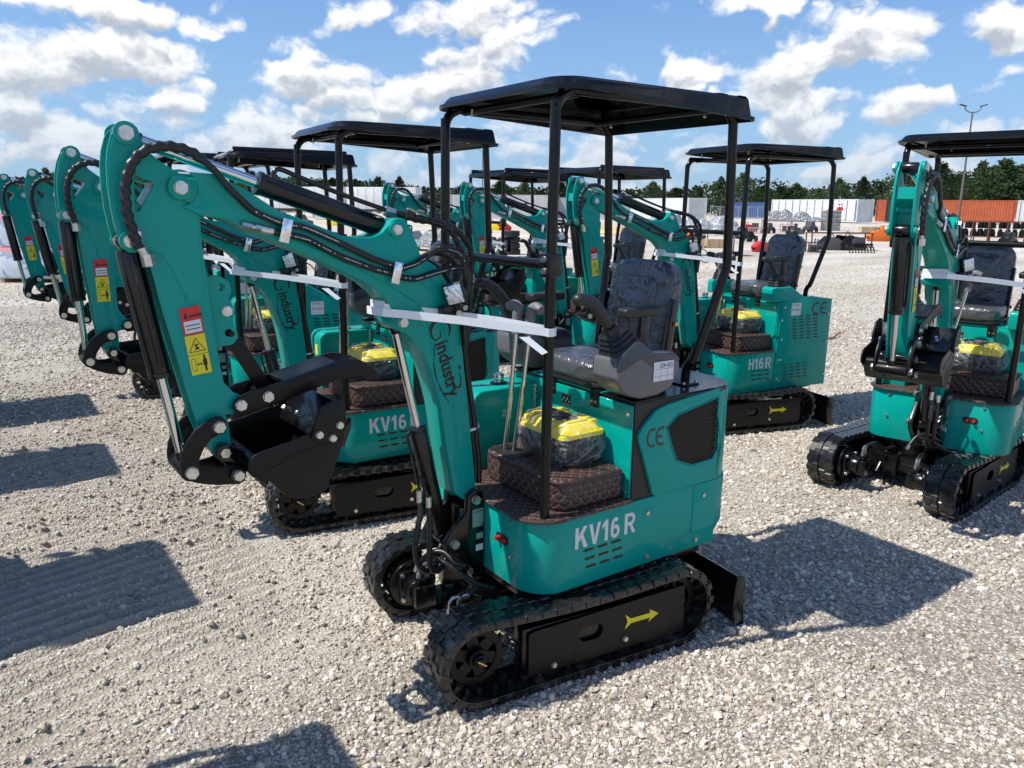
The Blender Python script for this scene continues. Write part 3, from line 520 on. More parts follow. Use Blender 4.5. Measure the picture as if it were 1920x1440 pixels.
# ---- undercarriage
def make_track(root,s,full=True):
    yo,yi=s*.487,s*.307; x0,x1=-.33,.64; zc=.19
    ym=(yo+yi)/2
    def path(n,off):
        # closed stadium points (x,z),normal ; n samples
        L=x1-x0; r=zc-.0155+off; tot=2*L+2*PI*r; out=[]
        for i in range(n):
            t=tot*i/n
            if t<L: x=x0+t; sag=-.012*math.sin(PI*t/L)*1.6; out.append((x,zc+r+sag,0,1))
            elif t<L+PI*r: a=PI/2-(t-L)/r; out.append((x1+r*math.cos(a),zc+r*math.sin(a),math.cos(a),math.sin(a)))
            elif t<2*L+PI*r: out.append((x1-(t-L-PI*r),zc-r,0,-1))
            else: a=-PI/2-(t-2*L-PI*r)/r; out.append((x0+r*math.cos(a),zc+r*math.sin(a),math.cos(a),math.sin(a)))
        return out
    b=MB(); N=132; po=path(N,0); 
    vs=[]
    for (x,z,nx,nz) in po:
        for (dy,dn) in ((-.088,-.024),(-.09,-.004),(-.08,.006),(-.012,.006),(-.008,-.001),(.008,-.001),(.012,.006),(.08,.006),(.09,-.004),(.088,-.024)):
            vs.append((x+nx*dn,ym+dy,z+nz*dn))
    fs=[];K=10
    for i in range(N):
        j=(i+1)%N
        for k in range(K):
            l=(k+1)%K; q=(i*K+k,i*K+l,j*K+l,j*K+k); fs.append(q)
    b.add(vs,fs)
    M=44; pl=path(M*2,0)
    def lug(i,sd):
        x,z,nx,nz=pl[i%(2*M)]; n=Vector((nx,0,nz)); t=Vector((nz,0,-nx)); c=Vector((x,ym+sd*.046,z))
        # tapered Z-shaped lug: outer leg and inner leg
        for (yy,tt,hy,ht) in ((.020,.010,.025,.0225),(-.020,-.010,.022,.0225)):
            cc=c+Vector((0,sd*yy,0))+t*tt
            vs=[]
            for (k,(h,f)) in enumerate(((.004,1.0),(.0112,.82))):
                for (u,v) in ((-1,-1),(1,-1),(1,1),(-1,1)): vs.append(cc+n*h+t*u*ht*f+Vector((0,v*hy*(1 if k==0 else .86),0)))
            fq=[(0,3,2,1),(4,5,6,7),(0,1,5,4),(1,2,6,5),(2,3,7,6),(3,0,4,7)]
            b.add(vs,fq)
        # outer shoulder rib
        vs=[];cc=c+Vector((0,sd*.043,0))+t*.008
        for h,w in ((-.018,.0),(.010,-.004)):
            for (u,v) in ((-1,-1),(1,-1),(1,1),(-1,1)): vs.append(cc+n*h+t*u*(.019 if h<0 else .015)+Vector((0,v*.006+sd*w,0)))
        b.add(vs,fq)
    for i in range(M):
        lug(2*i,1); lug(2*i+1,-1)
    for i in range(M):   # inner drive teeth
        x,z,nx,nz=pl[(2*i)%(2*M)]; n=Vector((nx,0,nz)); t=Vector((nz,0,-nx)); 
        for dy in(-.028,.028): b.obox(Vector((x,ym+dy,z))-n*.034,t,Vector((0,1,0)),n,.010,.012,.014)
    tr=b.build('track',[RUB],root,basis=UND,ang=35)
    # sprocket with spokes
    b=MB(); c=(x1,0,zc)
    ya,yb=ym-s*.0,yo-s*.055
    b.pipe((x1,ym-s*.02,zc),(x1,ym+s*.012,zc),.118,.088,40)
    for k in range(14):
        a=2*PI*k/14; b.obox((x1+.122*math.cos(a),ym-s*.004,zc+.122*math.sin(a)),(math.cos(a),0,math.sin(a)),(0,1,0),(-math.sin(a),0,math.cos(a)),.012,.012,.009)
    for k in range(6):
        a=2*PI*k/6+.3; b.obox((x1+.065*math.cos(a),ym-s*.004,zc+.065*math.sin(a)),(math.cos(a),0,math.sin(a)),(0,1,0),(-math.sin(a),0,math.cos(a)),.034,.010,.026)
    b.cyl((x1,ym-s*.034,zc),(x1,ym-s*.026,zc),.10,n=32)
    b.cyl((x1,ym-s*.03,zc),(x1,ym+s*.034,zc),.046,.04,24); b.cyl((x1,ym+s*.03,zc),(x1,ym+s*.05,zc),.030,.026,20)
    b.cyl((x1,ym+s*.045,zc),(x1,ym+s*.062,zc),.021,n=6)
    sp=b.build('sprocket',[SATIN],tr,bevel=.002,seg=1)
    MB().obox((x1,ym+s*.064,zc),(.8,0,.6),(0,1,0),(-.6,0,.8),.024,.002,.003).build('split_pin',BRASS,tr)
    # idler
    b=MB(); b.pipe((x0,ym-s*.02,zc),(x0,ym+s*.02,zc),.13,.10,36); b.cyl((x0,ym-s*.03,zc),(x0,ym+s*.03,zc),.045,n=20)
    for k in range(8):
        a=2*PI*k/8+.2; b.obox((x0+.07*math.cos(a),ym,zc+.07*math.sin(a)),(math.cos(a),0,math.sin(a)),(0,1,0),(-math.sin(a),0,math.cos(a)),.034,.012,.011)
    b.build('idler_wheel',[SATIN],tr,bevel=.002,seg=1)
    b=MB()
    for xr in (.31,.13,-.05,-.2): b.cyl((xr,ym-s*.05,.075),(xr,ym+s*.05,.075),.045,n=20)
    b.build('track_roller',[SATIN],tr)
    # side plate with oval opening
    b=MB(); y0=ym+s*.052; y1=ym+s*.058
    oval=[(.128+.045*(1 if math.cos(t)>0 else -1)*.55+.034*math.cos(t),.182+.034*math.sin(t)) for t in [2*PI*k/24 for k in range(24)]]
    b.prism([(.43,.062),(.43,.252),(.40,.262),(-.37,.285),(-.376,.07),(-.34,.058)],y0,y1,[oval])
    b.box(-.37,.43,min(y0-s*.05,y0),max(y0-s*.05,y0),.262,.268) if False else None
    sp=b.build('side_plate',[SATIN],tr,bevel=.0015,seg=1)
    b=MB(); b.box(-.34,.45,min(ym-s*.03,ym+s*.04),max(ym-s*.03,ym+s*.04),.09,.27); b.build('track_frame',[BLK],tr,bevel=.006)
    b=MB(); b.bolt((.311,y1,.088),(0,s,0),.011,.012); b.bolt((-.048,y1,.108),(0,s,0),.011,.012); b.build('bolt',[ZINC],tr)
    q=[(-.225,.184),(-.175,.214),(-.18,.196),(-.075,.196),(-.045,.222),(-.058,.186),(-.045,.152),(-.078,.174),(-.18,.174),(-.172,.156)]
    MB().prism(q,y1+s*.0005,y1+s*.002).build('arrow_marking',[YELS],tr)
    # drive motor on the inside of the sprocket
    b=MB(); yi2=yi-s*.005
    b.cyl((x1,yi2+s*.03,zc),(x1,yi2-s*.02,zc),.115,n=32); b.obox((x1,yi2-s*.03,zc),(1,0,0),(0,1,0),(0,0,1),.075,.012,.075)
    b.cyl((x1,yi2-s*.04,zc),(x1,yi2-s*.115,zc),.062,n=24); b.obox((x1-.005,yi2-s*.135,zc-.005),(1,0,0),(0,1,0),(0,0,1),.05,.03,.052)
    b.obox((x1-.01,yi2-s*.125,zc+.065),(1,0,0),(0,1,0),(0,0,1),.035,.022,.016)
    b.build('drive_motor',[BLK],tr,bevel=.006)
    b=MB()
    for dx in(-.062,.062):
        for dz in(-.062,.062): b.bolt((x1+dx,yi2-s*.042,zc+dz),(0,-s,0),.010,.012)
    b.build('motor_bolt',[ZINC],tr)
    b=MB()
    for dx in (-.018,.022):
        b.cyl((x1-.01+dx,yi2-s*.125,zc+.078),(x1-.01+dx,yi2-s*.125,zc+.10),.013,n=6)
        b.tube([(x1-.01+dx,yi2-s*.125,zc+.095),(x1-.01+dx,yi2-s*.125,zc+.125),(x1-.025+dx,yi2-s*.127,zc+.142),(x1-.05+dx,yi2-s*.13,zc+.142)],.008,8)
    b.build('hose_fitting',[ZINC],tr)
    b=MB()
    for dx in (-.018,.022): b.tube([(x1-.055+dx,yi2-s*.13,zc+.142),(x1-.10+dx,yi2-s*.14,zc+.15),(x1-.17+dx,yi2-s*.15,zc+.12),(x1-.24,yi2-s*.17,zc+.09),(x1-.32,yi2-s*.2,zc+.10)],.012,8)
    b.build('motor_hose',[HOSE],tr)
def make_under(root):
    make_track(root,1); make_track(root,-1)
    b=MB(); b.box(-.22,.36,-.30,.30,.17,.23)
    for sx in(.38,-.22):
        b.obox((sx*.8+.03,.0,.16),(1,0,0),(0,1,0),(0,0,1),.035,.33,.03)
    for s in(-1,1):
        b.prism([(.46,.12),(.42,.12),(.25,.235),(.25,.275),(.30,.275)],s*.16-.012,s*.16+.012)
    b.cyl((.07,-.07,.22),(.07,-.07,.36),.24,n=40); b.cyl((.07,-.07,.345),(.07,-.07,.375),.28,n=40)
    b.box(.30,.40,-.2,-.05,.10,.24)
    b.build('undercarriage_frame',[BLK],root,bevel=.005,basis=UND)
    # dozer blade, curved mouldboard
    b=MB(); prof=[(-.685,.255),(-.672,.262),(-.672,.20),(-.665,.12),(-.675,.05),(-.70,.0),(-.712,.0),(-.69,.06),(-.682,.12),(-.69,.20),(-.697,.25)]
    b.prism(prof,-.47,.47); 
    for s in(-1,1):
        b.prism([(-.66,.262),(-.70,.262),(-.72,.20),(-.712,.10),(-.725,.0),(-.66,.03),(-.645,.12),(-.65,.2)],s*.47,s*.482)
        b.obox((-.50,s*.17,.17),(.97,0,.24),(0,1,0),(-.24,0,.97),.19,.022,.03)
    b.build('dozer_blade',[BLK],root,bevel=.003,basis=UND)
# ---- upper structure
W=.442; XF=.594; Z0=.385; Z1=.695
def make_body(root,kv=True):
    b=MB(); r=.15
    if kv:
        outer=rrect(-.47,XF,-W,W,(r,.02,.02,r),10)
        b.prism(outer,Z0,Z1,plane='xy')
    else:
        outer=rrect(-.02,XF,-W,W,(r,.0,.0,r),10); b.prism(outer,Z0-.03,Z1,plane='xy')
    body=b.build('lower_skirt',[TEAL],root,bevel=.003)
    b=MB(); b.prism(rrect(-.45,XF-.02,-W+.02,W-.02,(r,.1,.1,r),8),Z0-.045 if kv else Z0-.05,Z0-.001 if kv else Z0-.031,plane='xy'); b.build('swing_deck_plate',[BLK],root,bevel=.004)
    # fasteners
    b=MB()
    for (x,z) in ((-.008,.628),(-.329,.424),(-.364,.636),(-.018,.421)) if kv else ((.02,.62),(.02,.43)):
        for s in(-1,1): b.bolt((x,s*W,z),(0,s,0),.0095,.011)
    for y in(.278,-.30):
        for z in (.669,.514): b.bolt((XF,y,z),(1,0,0),.0085,.010)
    b.build('skirt_bolt',[ZINC],body)
    if not kv:
        pass
    for s in(1,-1):
        b=MB()
        for i in range(3):
            for j in range(3):
                x=.31-j*.076+(.008*(i-1)); z=.462+i*.038
                b.prism(rrect(x-.028,x+.028,z-.0055,z+.0055,.005,3),s*(W+.0005),s*(W+.0015))
        b.build('vent_slots',[BKS],body)
    for s in(1,-1):
        x0_=(.392 if s>0 else .03) if kv else (.372 if s>0 else .11)
        letters(body,'model_lettering','KV16' if kv else 'H16',(x0_,s*W,.556),(-s,0,0),(0,0,1),.094,SILV,sx=.90,gap=.08)
        letters(body,'model_lettering','R',(x0_-s*(.272 if kv else .190),s*W,.556),(-s,0,0),(0,0,1),.094,SILV,sx=.90)
    # red grease fittings in a dark slot on the front, left of the bracket
    MB().prism(rrect(.165,.255,.548,.592,.02,5),XF+.0005,XF+.003,plane='yz').build('fitting_slot',[BKS],body)
    b=MB(); 
    for y in(.19,.232): b.cyl((XF,y,.57),(XF+.025,y,.57),.011,.009,12)
    b.build('grease_fitting',[REDP],body)
    # engine box and seat base
    b=MB()
    if kv:
        b.prism(rrect(-.60,.082,-W+.012,W-.012,(.0,.17,.17,.0),8),Z1,1.128,plane='xy')
    else:
        b.prism(rrect(-.535,.082,-W+.004,W-.004,(.0,.05,.05,.0),6),Z0-.03,1.128,plane='xy')
    eb=b.build('engine_box',[BLK if kv else TEAL],root,bevel=.003)
    MB().box(.0825,.090,-W+.012,W-.012,Z1+.004,1.118).build('front_panel',[TEAL],eb,bevel=.002,seg=1)
    b=MB(); b.box(-.12,.084,-.30,.225,1.129,1.137); b.build('seat_lid',[TEAL],eb,bevel=.002)
    b=MB()
    for y in(-.16,.13): b.box(-.30,.06,y-.012,y+.012,1.137,1.16)
    b.box(-.30,.095,-W+.02,-W+.09,1.129,1.141) ; b.build('seat_rail',[BLK],eb,bevel=.002)
    b=MB()
    for y in(.19,-.12): b.box(.09,.096,y-.028,y+.028,1.065,1.14); b.box(.05,.096,y-.028,y+.028,1.137,1.143)
    b.build('lid_latch',[BLK],eb,bevel=.001)
    b=MB()
    for y in(.19,-.12):
        for dy in(-.013,.013): b.bolt((.096,y+dy,1.09),(1,0,0),.006,.006)
    b.bolt((.09,.41,1.08),(1,0,0),.008,.008); b.bolt((.09,.40,.73),(1,0,0),.008,.008); b.build('latch_bolt',[ZINC],eb)
    MB().box(.0905,.092,-.045,.02,1.03,1.085).build('control_pattern_sticker',[BKS],eb)
    b=MB()
    for k in range(5): b.box(.0922,.0928,-.04+k*.012,-.034+k*.012,1.045+(k%2)*.012,1.053+(k%2)*.014)
    b.box(.0922,.0926,-.043,.018,1.033,1.0345); b.box(.0922,.0926,-.043,.018,1.0805,1.082); b.build('sticker_lines',[WHS],eb)
    # chain
    b=MB()
    for k in range(9): b.sphere((.105+.004*(k%2),-.235,1.08-.014*k),.008,8)
    b.build('lid_chain',[ZINC],eb)
    # fuel tank
    b=MB(); ty0,ty1=-W+.004,-.235
    pts=[(.083,.70),(.083,1.09),(.40,1.09)]+[(.40+.06*math.sin(R(a)),1.03+.06*math.cos(R(a))) for a in (15,30,45,60,75,90)]+[(.46,.70)]
    b.prism(pts,ty0,ty1); tk=b.build('fuel_tank',[TEAL],root,bevel=.008,seg=3)
    b=MB(); b.pipe((.25,-.34,1.088),(.25,-.34,1.094),.042,.0,24); b.build('filler_ring',[BKS],tk)
    b=MB(); b.cyl((.25,-.34,1.09),(.25,-.34,1.105),.02,n=20); b.cyl((.25,-.34,1.105),(.25,-.34,1.138),.028,.027,20); b.build('fuel_cap',[CHR],tk,bevel=.004)
    text(tk,'qc_sticker','QC\nPASS',(.30,ty1,.97),(-1,0,0),(0,0,1),.022,WHS)
    MB().box(.4605,.462,-.34,-.29,.93,1.0).build('fuel_sticker',[YELS],tk)
    # side covers
    if kv:
        for s in(1,-1):
            ho=[(.066,.985),(.060,.998),(.0443,1.0233),(-.0246,1.0817),(-.05,1.0925),(-.1058,1.1042),(-.24,1.119),(-.43,1.133),(-.445,.70),(-.0516,.697),(-.036,.705)]
            mesh=TR['mesh']
            b=MB(); b.prism(ho,s*.430,s*.449,[inset(mesh,-.004)]); sc=b.build('side_cover',[TEAL],root,bevel=.006,seg=3)
            MB().box(-.45,.08,min(s*.4302,s*.434),max(s*.4302,s*.434),.70,1.12).build('radiator_backing',[BKS],sc)
            # hexagon grille
            b=MB(); hx=.0115; x0=min(p[0] for p in mesh);x1=max(p[0] for p in mesh);z0=min(p[1] for p in mesh);z1=max(p[1] for p in mesh)
            def inside(p):
                c=False
                for i in range(len(mesh)):
                    a=mesh[i];q=mesh[i-1]
                    if (a[1]>p[1])!=(q[1]>p[1]) and p[0]<(q[0]-a[0])*(p[1]-a[1])/(q[1]-a[1])+a[0]: c=not c
                return c
            vs=[];fs=[];row=0;z=z0-hx
            while z<z1+hx:
                x=x0-hx+(row%2)*hx*.866
                while x<x1+hx:
                    if inside((x,z)):
                        k=len(vs)
                        for rr in(hx*1.0,hx*.70):
                            for q in range(6):
                                a=PI/6+q*PI/3; vs.append((x+rr*math.cos(a),s*.4465,z+rr*math.sin(a)))
                        for q in range(6):
                            w=(q+1)%6; fs.append((k+q,k+w,k+6+w,k+6+q))
                    x+=hx*1.732
                z+=hx*1.5;row+=1
            b.add(vs,fs); b.build('mesh_grille',[SATIN],sc,smooth=False)
            rm=MB(); pm=[(p[0],s*.449,p[1]) for p in mesh]; rm.tube(pm+[pm[0]],.003,6,smooth=False); rm.build('grille_rim',[TEAL],sc)
            letters(sc,'ce_mark','CE',(.022 if s>0 else -.105,s*.449,.925),(-s,0,0),(0,0,1),.088,GREYI,sx=.82,gap=.0)
        # tail cover
        b=MB(); b.prism(rrect(-.618,-.30,-W-.004,W+.004,(.0,.19,.19,.0),12),.47,Z1+.002,plane='xy')
        # bottom chamfer tail
        vs0=rrect(-.618,-.30,-W-.004,W+.004,(.0,.19,.19,.0),12); vs1=rrect(-.55,-.30,-W+.01,W-.01,(.0,.15,.15,.0),12)
        n=len(vs0); b.add([(p[0],p[1],.47) for p in vs0]+[(p[0],p[1],.395) for p in vs1],[(i,(i+1)%n,n+(i+1)%n,n+i) for i in range(n)]+[tuple(range(n,2*n))])
        tc=b.build('tail_cover',[TEAL],root,bevel=.004)
        b=MB(); b.prism(rrect(-.612,-.435,-W+.0,W-.0,(.0,.19,.19,.0),12),Z1+.002,1.118,plane='xy'); tu=b.build('rear_hood',[TEAL],root,bevel=.012,seg=3)
        MB().prism(rrect(-.605,.078,-W+.016,W-.016,(.0,.17,.17,.0),8),1.129,1.134,plane='xy').build('rear_deck',[BLK],eb)
    else:
        for s in(1,-1):
            pl=[(.085,Z0-.03),(.075,.70),(.06,.95),(.05,1.128),(-.10,1.16),(-.30,1.165),(-.535,1.135),(-.535,Z0-.03)]
            b=MB(); b.prism(pl,s*(W-.003),s*(W+.006)); sc=b.build('side_panel',[TEAL],root,bevel=.002)
            b=MB()
            for i in range(8):
                for j in range(4):
                    if i in(0,7) and j==0 and i==7: continue
                    x=-.07-j*.082-(7-i)*.004-.03; z=.80+i*.028
                    b.prism(rrect(x-.026,x+.026,z-.0055,z+.0055,.005,3),s*(W+.0065),s*(W+.0075))
            b.build('vent_slots',[BKS],sc); b=MB()
            for i in range(5):
                for j in range(4):
                    x=-.03-j*.08+i*.004-.02; z=.45+i*.03
                    b.prism(rrect(x-.026,x+.026,z-.0055,z+.0055,.005,3),s*(W+.0065),s*(W+.0075))
            b.build('vent_slots',[BKS],sc)
            b=MB()
            for (x,z) in ((.045,.97),(.03,.80),(.05,.62),(.05,.45),(.02,1.08),(-.505,1.0),(-.505,.75),(-.505,.45)): b.bolt((x,s*(W+.006),z),(0,s,0),.008,.009)
            b.build('panel_bolt',[ZINC],sc)
            letters(sc,'ce_mark','CE',(-.30 if s>0 else -.49,s*(W+.006),1.0),(-s,0,0),(0,0,1),.112,GREYI,sx=1.0,gap=.12)
            MB().box(-.17,-.06,min(s*(W+.0062),s*(W+.0075)),max(s*(W+.0062),s*(W+.0075)),1.005,1.115).build('label_sticker',[WHS],sc)
            text(sc,'label_text','H11-4422\n\n7AT 185795',(-.066 if s>0 else -.164,s*(W+.0076),1.09),(-s,0,0),(0,0,1),.022,GREYI,sx=.85)
        MB().prism(rrect(-.53,.078,-W+.016,W-.016,(.0,.04,.04,.0),6),1.129,1.134,plane='xy').build('rear_deck',[TEAL],eb)
    # quilted floor mat and padded footrest
    b=MB(); ol=rrect(.085,XF+.018,-W-.01,W+.012,(.16,.0,.0,.16),10)
    b.prism(ol,Z1+.001,Z1+.016,plane='xy'); fm=b.build('floor_mat',[QUILT],root,bevel=.006)
    b=MB(); b.tube([(p[0],p[1],Z1+.009) for p in rrect(.09,XF+.018,-W-.01,W+.012,(.16,.0,.0,.16),8) if p[0]>.095],.008,8,smooth=False); b.build('mat_piping',[PIPING],fm)
    b=MB(); b.prism(rrect(.10,.455,-.17,.405,(.07,.02,.02,.07),8),Z1+.016,.845,plane='xy'); b.build('padded_footrest',[QUILT],fm,bevel=.022,seg=4)
    b=MB(); b.box(.33,.44,-.13,.06,.842,.849); b.build('lever_slot',[BKS],fm,bevel=.002)
    b=MB(); b.tube([(.455,-.10,.835),(.458,.1,.838),(.456,.33,.836),(.42,.40,.836),(.3,.408,.838),(.12,.408,.838)],.007,8); b.build('footrest_piping',[PIPING],fm)
    # travel levers
    for y0,y1,xx in ((-.085,-.012,.385),(-.05,.05,.36)):
        b=MB(); b.tube([(xx,y0,.84),(xx-.005,y0+(y1-y0)*.5,1.1),(xx-.01,y1,1.41)],.0105,12); lv=b.build('travel_lever',[CHR],root)
        b=MB(); b.tube([(xx-.01,y1,1.39),(xx-.01,y1+.002,1.47),(xx-.015,y1+.006,1.50),(xx-.02,y1+(.03 if y1>0 else -.03),1.512),(xx-.02,y1+(.065 if y1>0 else -.075),1.500)],.023,12,rf=lambda L,a:1-.12*min(1,L/.2)); b.build('lever_grip',[GRIP],lv)
    # seat
    b=MB(); b.prism(rrect(-.34,.115,-.22,.22,(.10,.03,.03,.10),8),1.165,1.262,plane='xy'); seat=b.build('seat',[SEATM],root,bevel=.032,seg=4)
    b=MB(); b.prism(rrect(-.36,.10,-.23,.23,(.09,.03,.03,.09),8),1.145,1.17,plane='xy'); b.build('seat_pan',[DKPL],seat,bevel=.006)
    b=MB(); lean=Vector((-.17,0,1)).normalized()
    # backrest: rounded slab leaning back
    out=rrect(-.215,.215,0,.50,(.11,.11,.02,.02),8); o=Vector((-.30,0,1.19)); nx=Vector((1,0,.17)).normalized()
    for (t0,ol2) in ((0,out),): 
        n=len(ol2); vs=[]
        for t,ins in ((-.045,.02),(-.03,.0),(.02,.0),(.045,.03),(.05,.06)):
            for q in (inset(ol2,ins) if ins else ol2): vs.append(o+Vector((0,q[0],0))+lean*q[1]+nx*t)
        fs=[tuple(range(n))]+[(4*n+i) for i in ()]
        fs=[tuple(range(n)),tuple(reversed(range(4*n,5*n)))]
        for k in range(4):
            for i in range(n):
                j=(i+1)%n; fs.append((k*n+j,k*n+i,(k+1)*n+i,(k+1)*n+j))
        b.add(vs,fs)
    bk=b.build('backrest',[SEATM],seat,ang=50)
    b=MB(); n0=o+nx*.052
    pad=inset(rrect(-.135,.135,.07,.42,(.06,.06,.05,.05),6),0)
    k=len(pad); b.add([n0+Vector((0,q[0],0))+lean*q[1] for q in pad]+[n0+nx*.014+Vector((0,q[0]*.9,0))+lean*(.245+(q[1]-.245)*.93) for q in pad],[tuple(reversed(range(k,2*k)))]+[((i+1)%k,i,k+i,k+(i+1)%k) for i in range(k)])
    b.build('backrest_pad',[SEATM],seat,ang=60)
    b=MB()
    for s in(1,-1):
        b.obox(o+Vector((-.005,s*.222,.13)),lean,(0,1,0),nx,.20,.006,.03)
    b.build('backrest_bracket',[BLK],seat,bevel=.004)
    b=MB()
    for s in(1,-1):
        for hh in(.05,.22): b.bolt(o+Vector((0,s*.228,0))+lean*hh+nx*(-.01),(0,s,0),.011,.010)
    b.build('bracket_bolt',[BRASS],seat)
    # armrests
    for s in(1,-1):
        b=MB(); b.prism(rrect(-.12,.085,s*.33-.035,s*.33+.035,(.02,.01,.01,.02),5),1.475,1.515,plane='xy'); ar=b.build('armrest',[DKPL],root,bevel=.012,seg=3)
        b=MB(); b.box(-.07,-.02,s*.33-.012,s*.33+.012,1.31,1.476); b.build('armrest_post',[BLK],ar,bevel=.003)
    # consoles
    for s in(1,-1):
        yo,yi=s*.445,s*.285
        if kv:
            prof=[(.195,1.235),(.197,1.31),(.190,1.335),(.10,1.392),(.07,1.394),(-.01,1.338),(-.125,1.33),(-.160,1.305),(-.167,1.25),(-.118,1.172),(-.04,1.150),(.06,1.147),(.12,1.165),(.165,1.195)]
            b=MB(); b.prism(prof,yo,yi)
            c=b.build('control_console',[GRAYB],root,bevel=.016,seg=4)
            up=[(.198,1.27),(.199,1.312),(.192,1.337),(.101,1.394),(.069,1.396),(-.010,1.3405),(-.126,1.332),(-.161,1.306),(-.163,1.285),(.006,1.268),(.07,1.312),(.17,1.268)]
            b=MB(); b.prism(inset(up,.004),yo+s*.0014,yi-s*.0014); 
            # slate upper shell, just proud of the grey body
            b.build('console_shell',[NAVY],c,bevel=.014,seg=3)
            if s>0:
                y=yo+s*.003
                MB().box(-.118,-.002,y,y+.0012,1.215,1.298).build('lot_tag',[WHS],c)
                text(c,'lot_number','LE4-425',(-.034,y+.0012,1.272),(-1,0,0),(0,0,1),.027,BKS,sx=.80,bold=.004,spacing=1.1)
                b=MB()
                for zz in(1.265,1.235): b.box(-.114,-.006,y+.0012,y+.0018,zz,zz+.0012)
                b.box(-.045,-.044,y+.0012,y+.0018,1.218,1.265); b.box(-.082,-.081,y+.0012,y+.0018,1.218,1.265); b.build('tag_lines',[GREYI],c)
            jx,jz=.125,1.365; jn=Vector((.5,0,.866))
        else:
            prof=[(.15,1.13),(.15,1.235),(.135,1.255),(-.04,1.262),(-.20,1.17),(-.22,1.13)]
            b=MB(); b.prism(prof,yo,yi); c=b.build('control_console',[TEAL],root,bevel=.012,seg=3)
            jx,jz=.05,1.255; jn=Vector((.2,0,.98))
        jc=Vector((jx,(yo+yi)/2,jz))
        b=MB()
        u=Vector((0,1,0)); w=jn.cross(u)
        hts=[(-.02,.072),(.010,.070),(.022,.058),(.029,.066),(.042,.052),(.049,.059),(.062,.046),(.069,.052),(.082,.038),(.105,.030)]
        if not kv: hts=[(-.01,.075)]+hts
        for (h0,r0),(h1,r1) in zip(hts[:-1],hts[1:]):
            q0=[jc+jn*h0+(u*a+w*c2)*r0 for a,c2 in ((-1,-.72),(-.72,-1),(.72,-1),(1,-.72),(1,.72),(.72,1),(-.72,1),(-1,.72))]
            q1=[jc+jn*h1+(u*a+w*c2)*r1 for a,c2 in ((-1,-.72),(-.72,-1),(.72,-1),(1,-.72),(1,.72),(.72,1),(-.72,1),(-1,.72))]
            b.add(q0+q1,[(i,(i+1)%8,8+(i+1)%8,8+i) for i in range(8)])
        b.add(q1,[tuple(range(8))]); b.build('joystick_boot',[HOSE],c,ang=20)
        b=MB(); d=Vector((.62,0,.78)) if kv else Vector((.45,0,.9))
        p=jc+jn*.085; pts=[p,p+d*.06,p+d*.125+Vector((.008,0,0)),p+d*.168+Vector((.022,0,-.004)),p+d*.185+Vector((.055,0,-.010))]
        b.tube(pts,.023,14,rf=lambda L,a:(.75 if L<.02 else 1.0+.25*math.sin(min(L,.2)/.2*PI))*(1.0+.12*math.cos(2*a)))
        b.sphere(pts[-1]+Vector((.004,0,0)),.030,12,(1.05,.95,.85)); b.build('joystick',[DKPL],c,ang=60)
    # canopy frame: two side hoops, one cross bar
    for s in(1,-1):
        y=s*.395
        b=MB(); pts=[(.517,y,.70),(.51,y,1.5),(.500,y,2.24)]
        arc=[(.500-.085+.085*math.cos(R(a)),y,2.255+.085*math.sin(R(a))) for a in (0,20,40,60,80,90)]
        rear=[(-.37,y,2.335)]+[(-.37+.085*math.cos(R(a)),y,2.25+.085*math.sin(R(a))) for a in (100,120,140,160,180)]
        bend=[(-.475,y,1.75),(-.478,y,1.70),(-.474,y,1.665),(-.462,y-s*.004,1.625),(-.34-.04,s*.335,1.28),(-.365,s*.315,1.235),(-.362,s*.30,1.20)]
        foot=[(-.362,s*.295,1.136)]
        b.tube(pts+arc+rear+bend+foot,.0205,14,sub=3); fr=b.build('canopy_hoop',[TUBEM],root)
        b=MB(); b.box(-.41,-.31,s*.295-.045,s*.295+.045,1.134,1.142); b.build('post_foot_plate',[BLK],fr,bevel=.002)
        b=MB()
        for dx in(-.04,.04):
            for dy in(-.032,.032): b.bolt((-.36+dx,s*.295+dy,1.142),(0,0,1),.008,.010)
        b.build('foot_bolt',[ZINC],fr)
        b=MB(); b.obox((.509,y,1.715),(1,0,0),(0,1,0),(0,0,1),.03,.032,.045); b.build('bar_clamp',[BLK],fr,bevel=.006)
        b=MB()
        for dz in(-.022,.022): b.bolt((.539,y,1.715+dz),(1,0,0),.011,.012)
        b.build('clamp_bolt',[ZINC],fr)
    b=MB(); b.cyl((.515,-.395,1.715),(.515,.395,1.715),.019,n=16); b.build('grab_bar',[TUBEM],root)
    b=MB()
    for x in(.40,-.36): b.cyl((x,-.395,2.33),(x,.395,2.33),.016,n=12)
    b.build('roof_crossbar',[TUBEM],root)
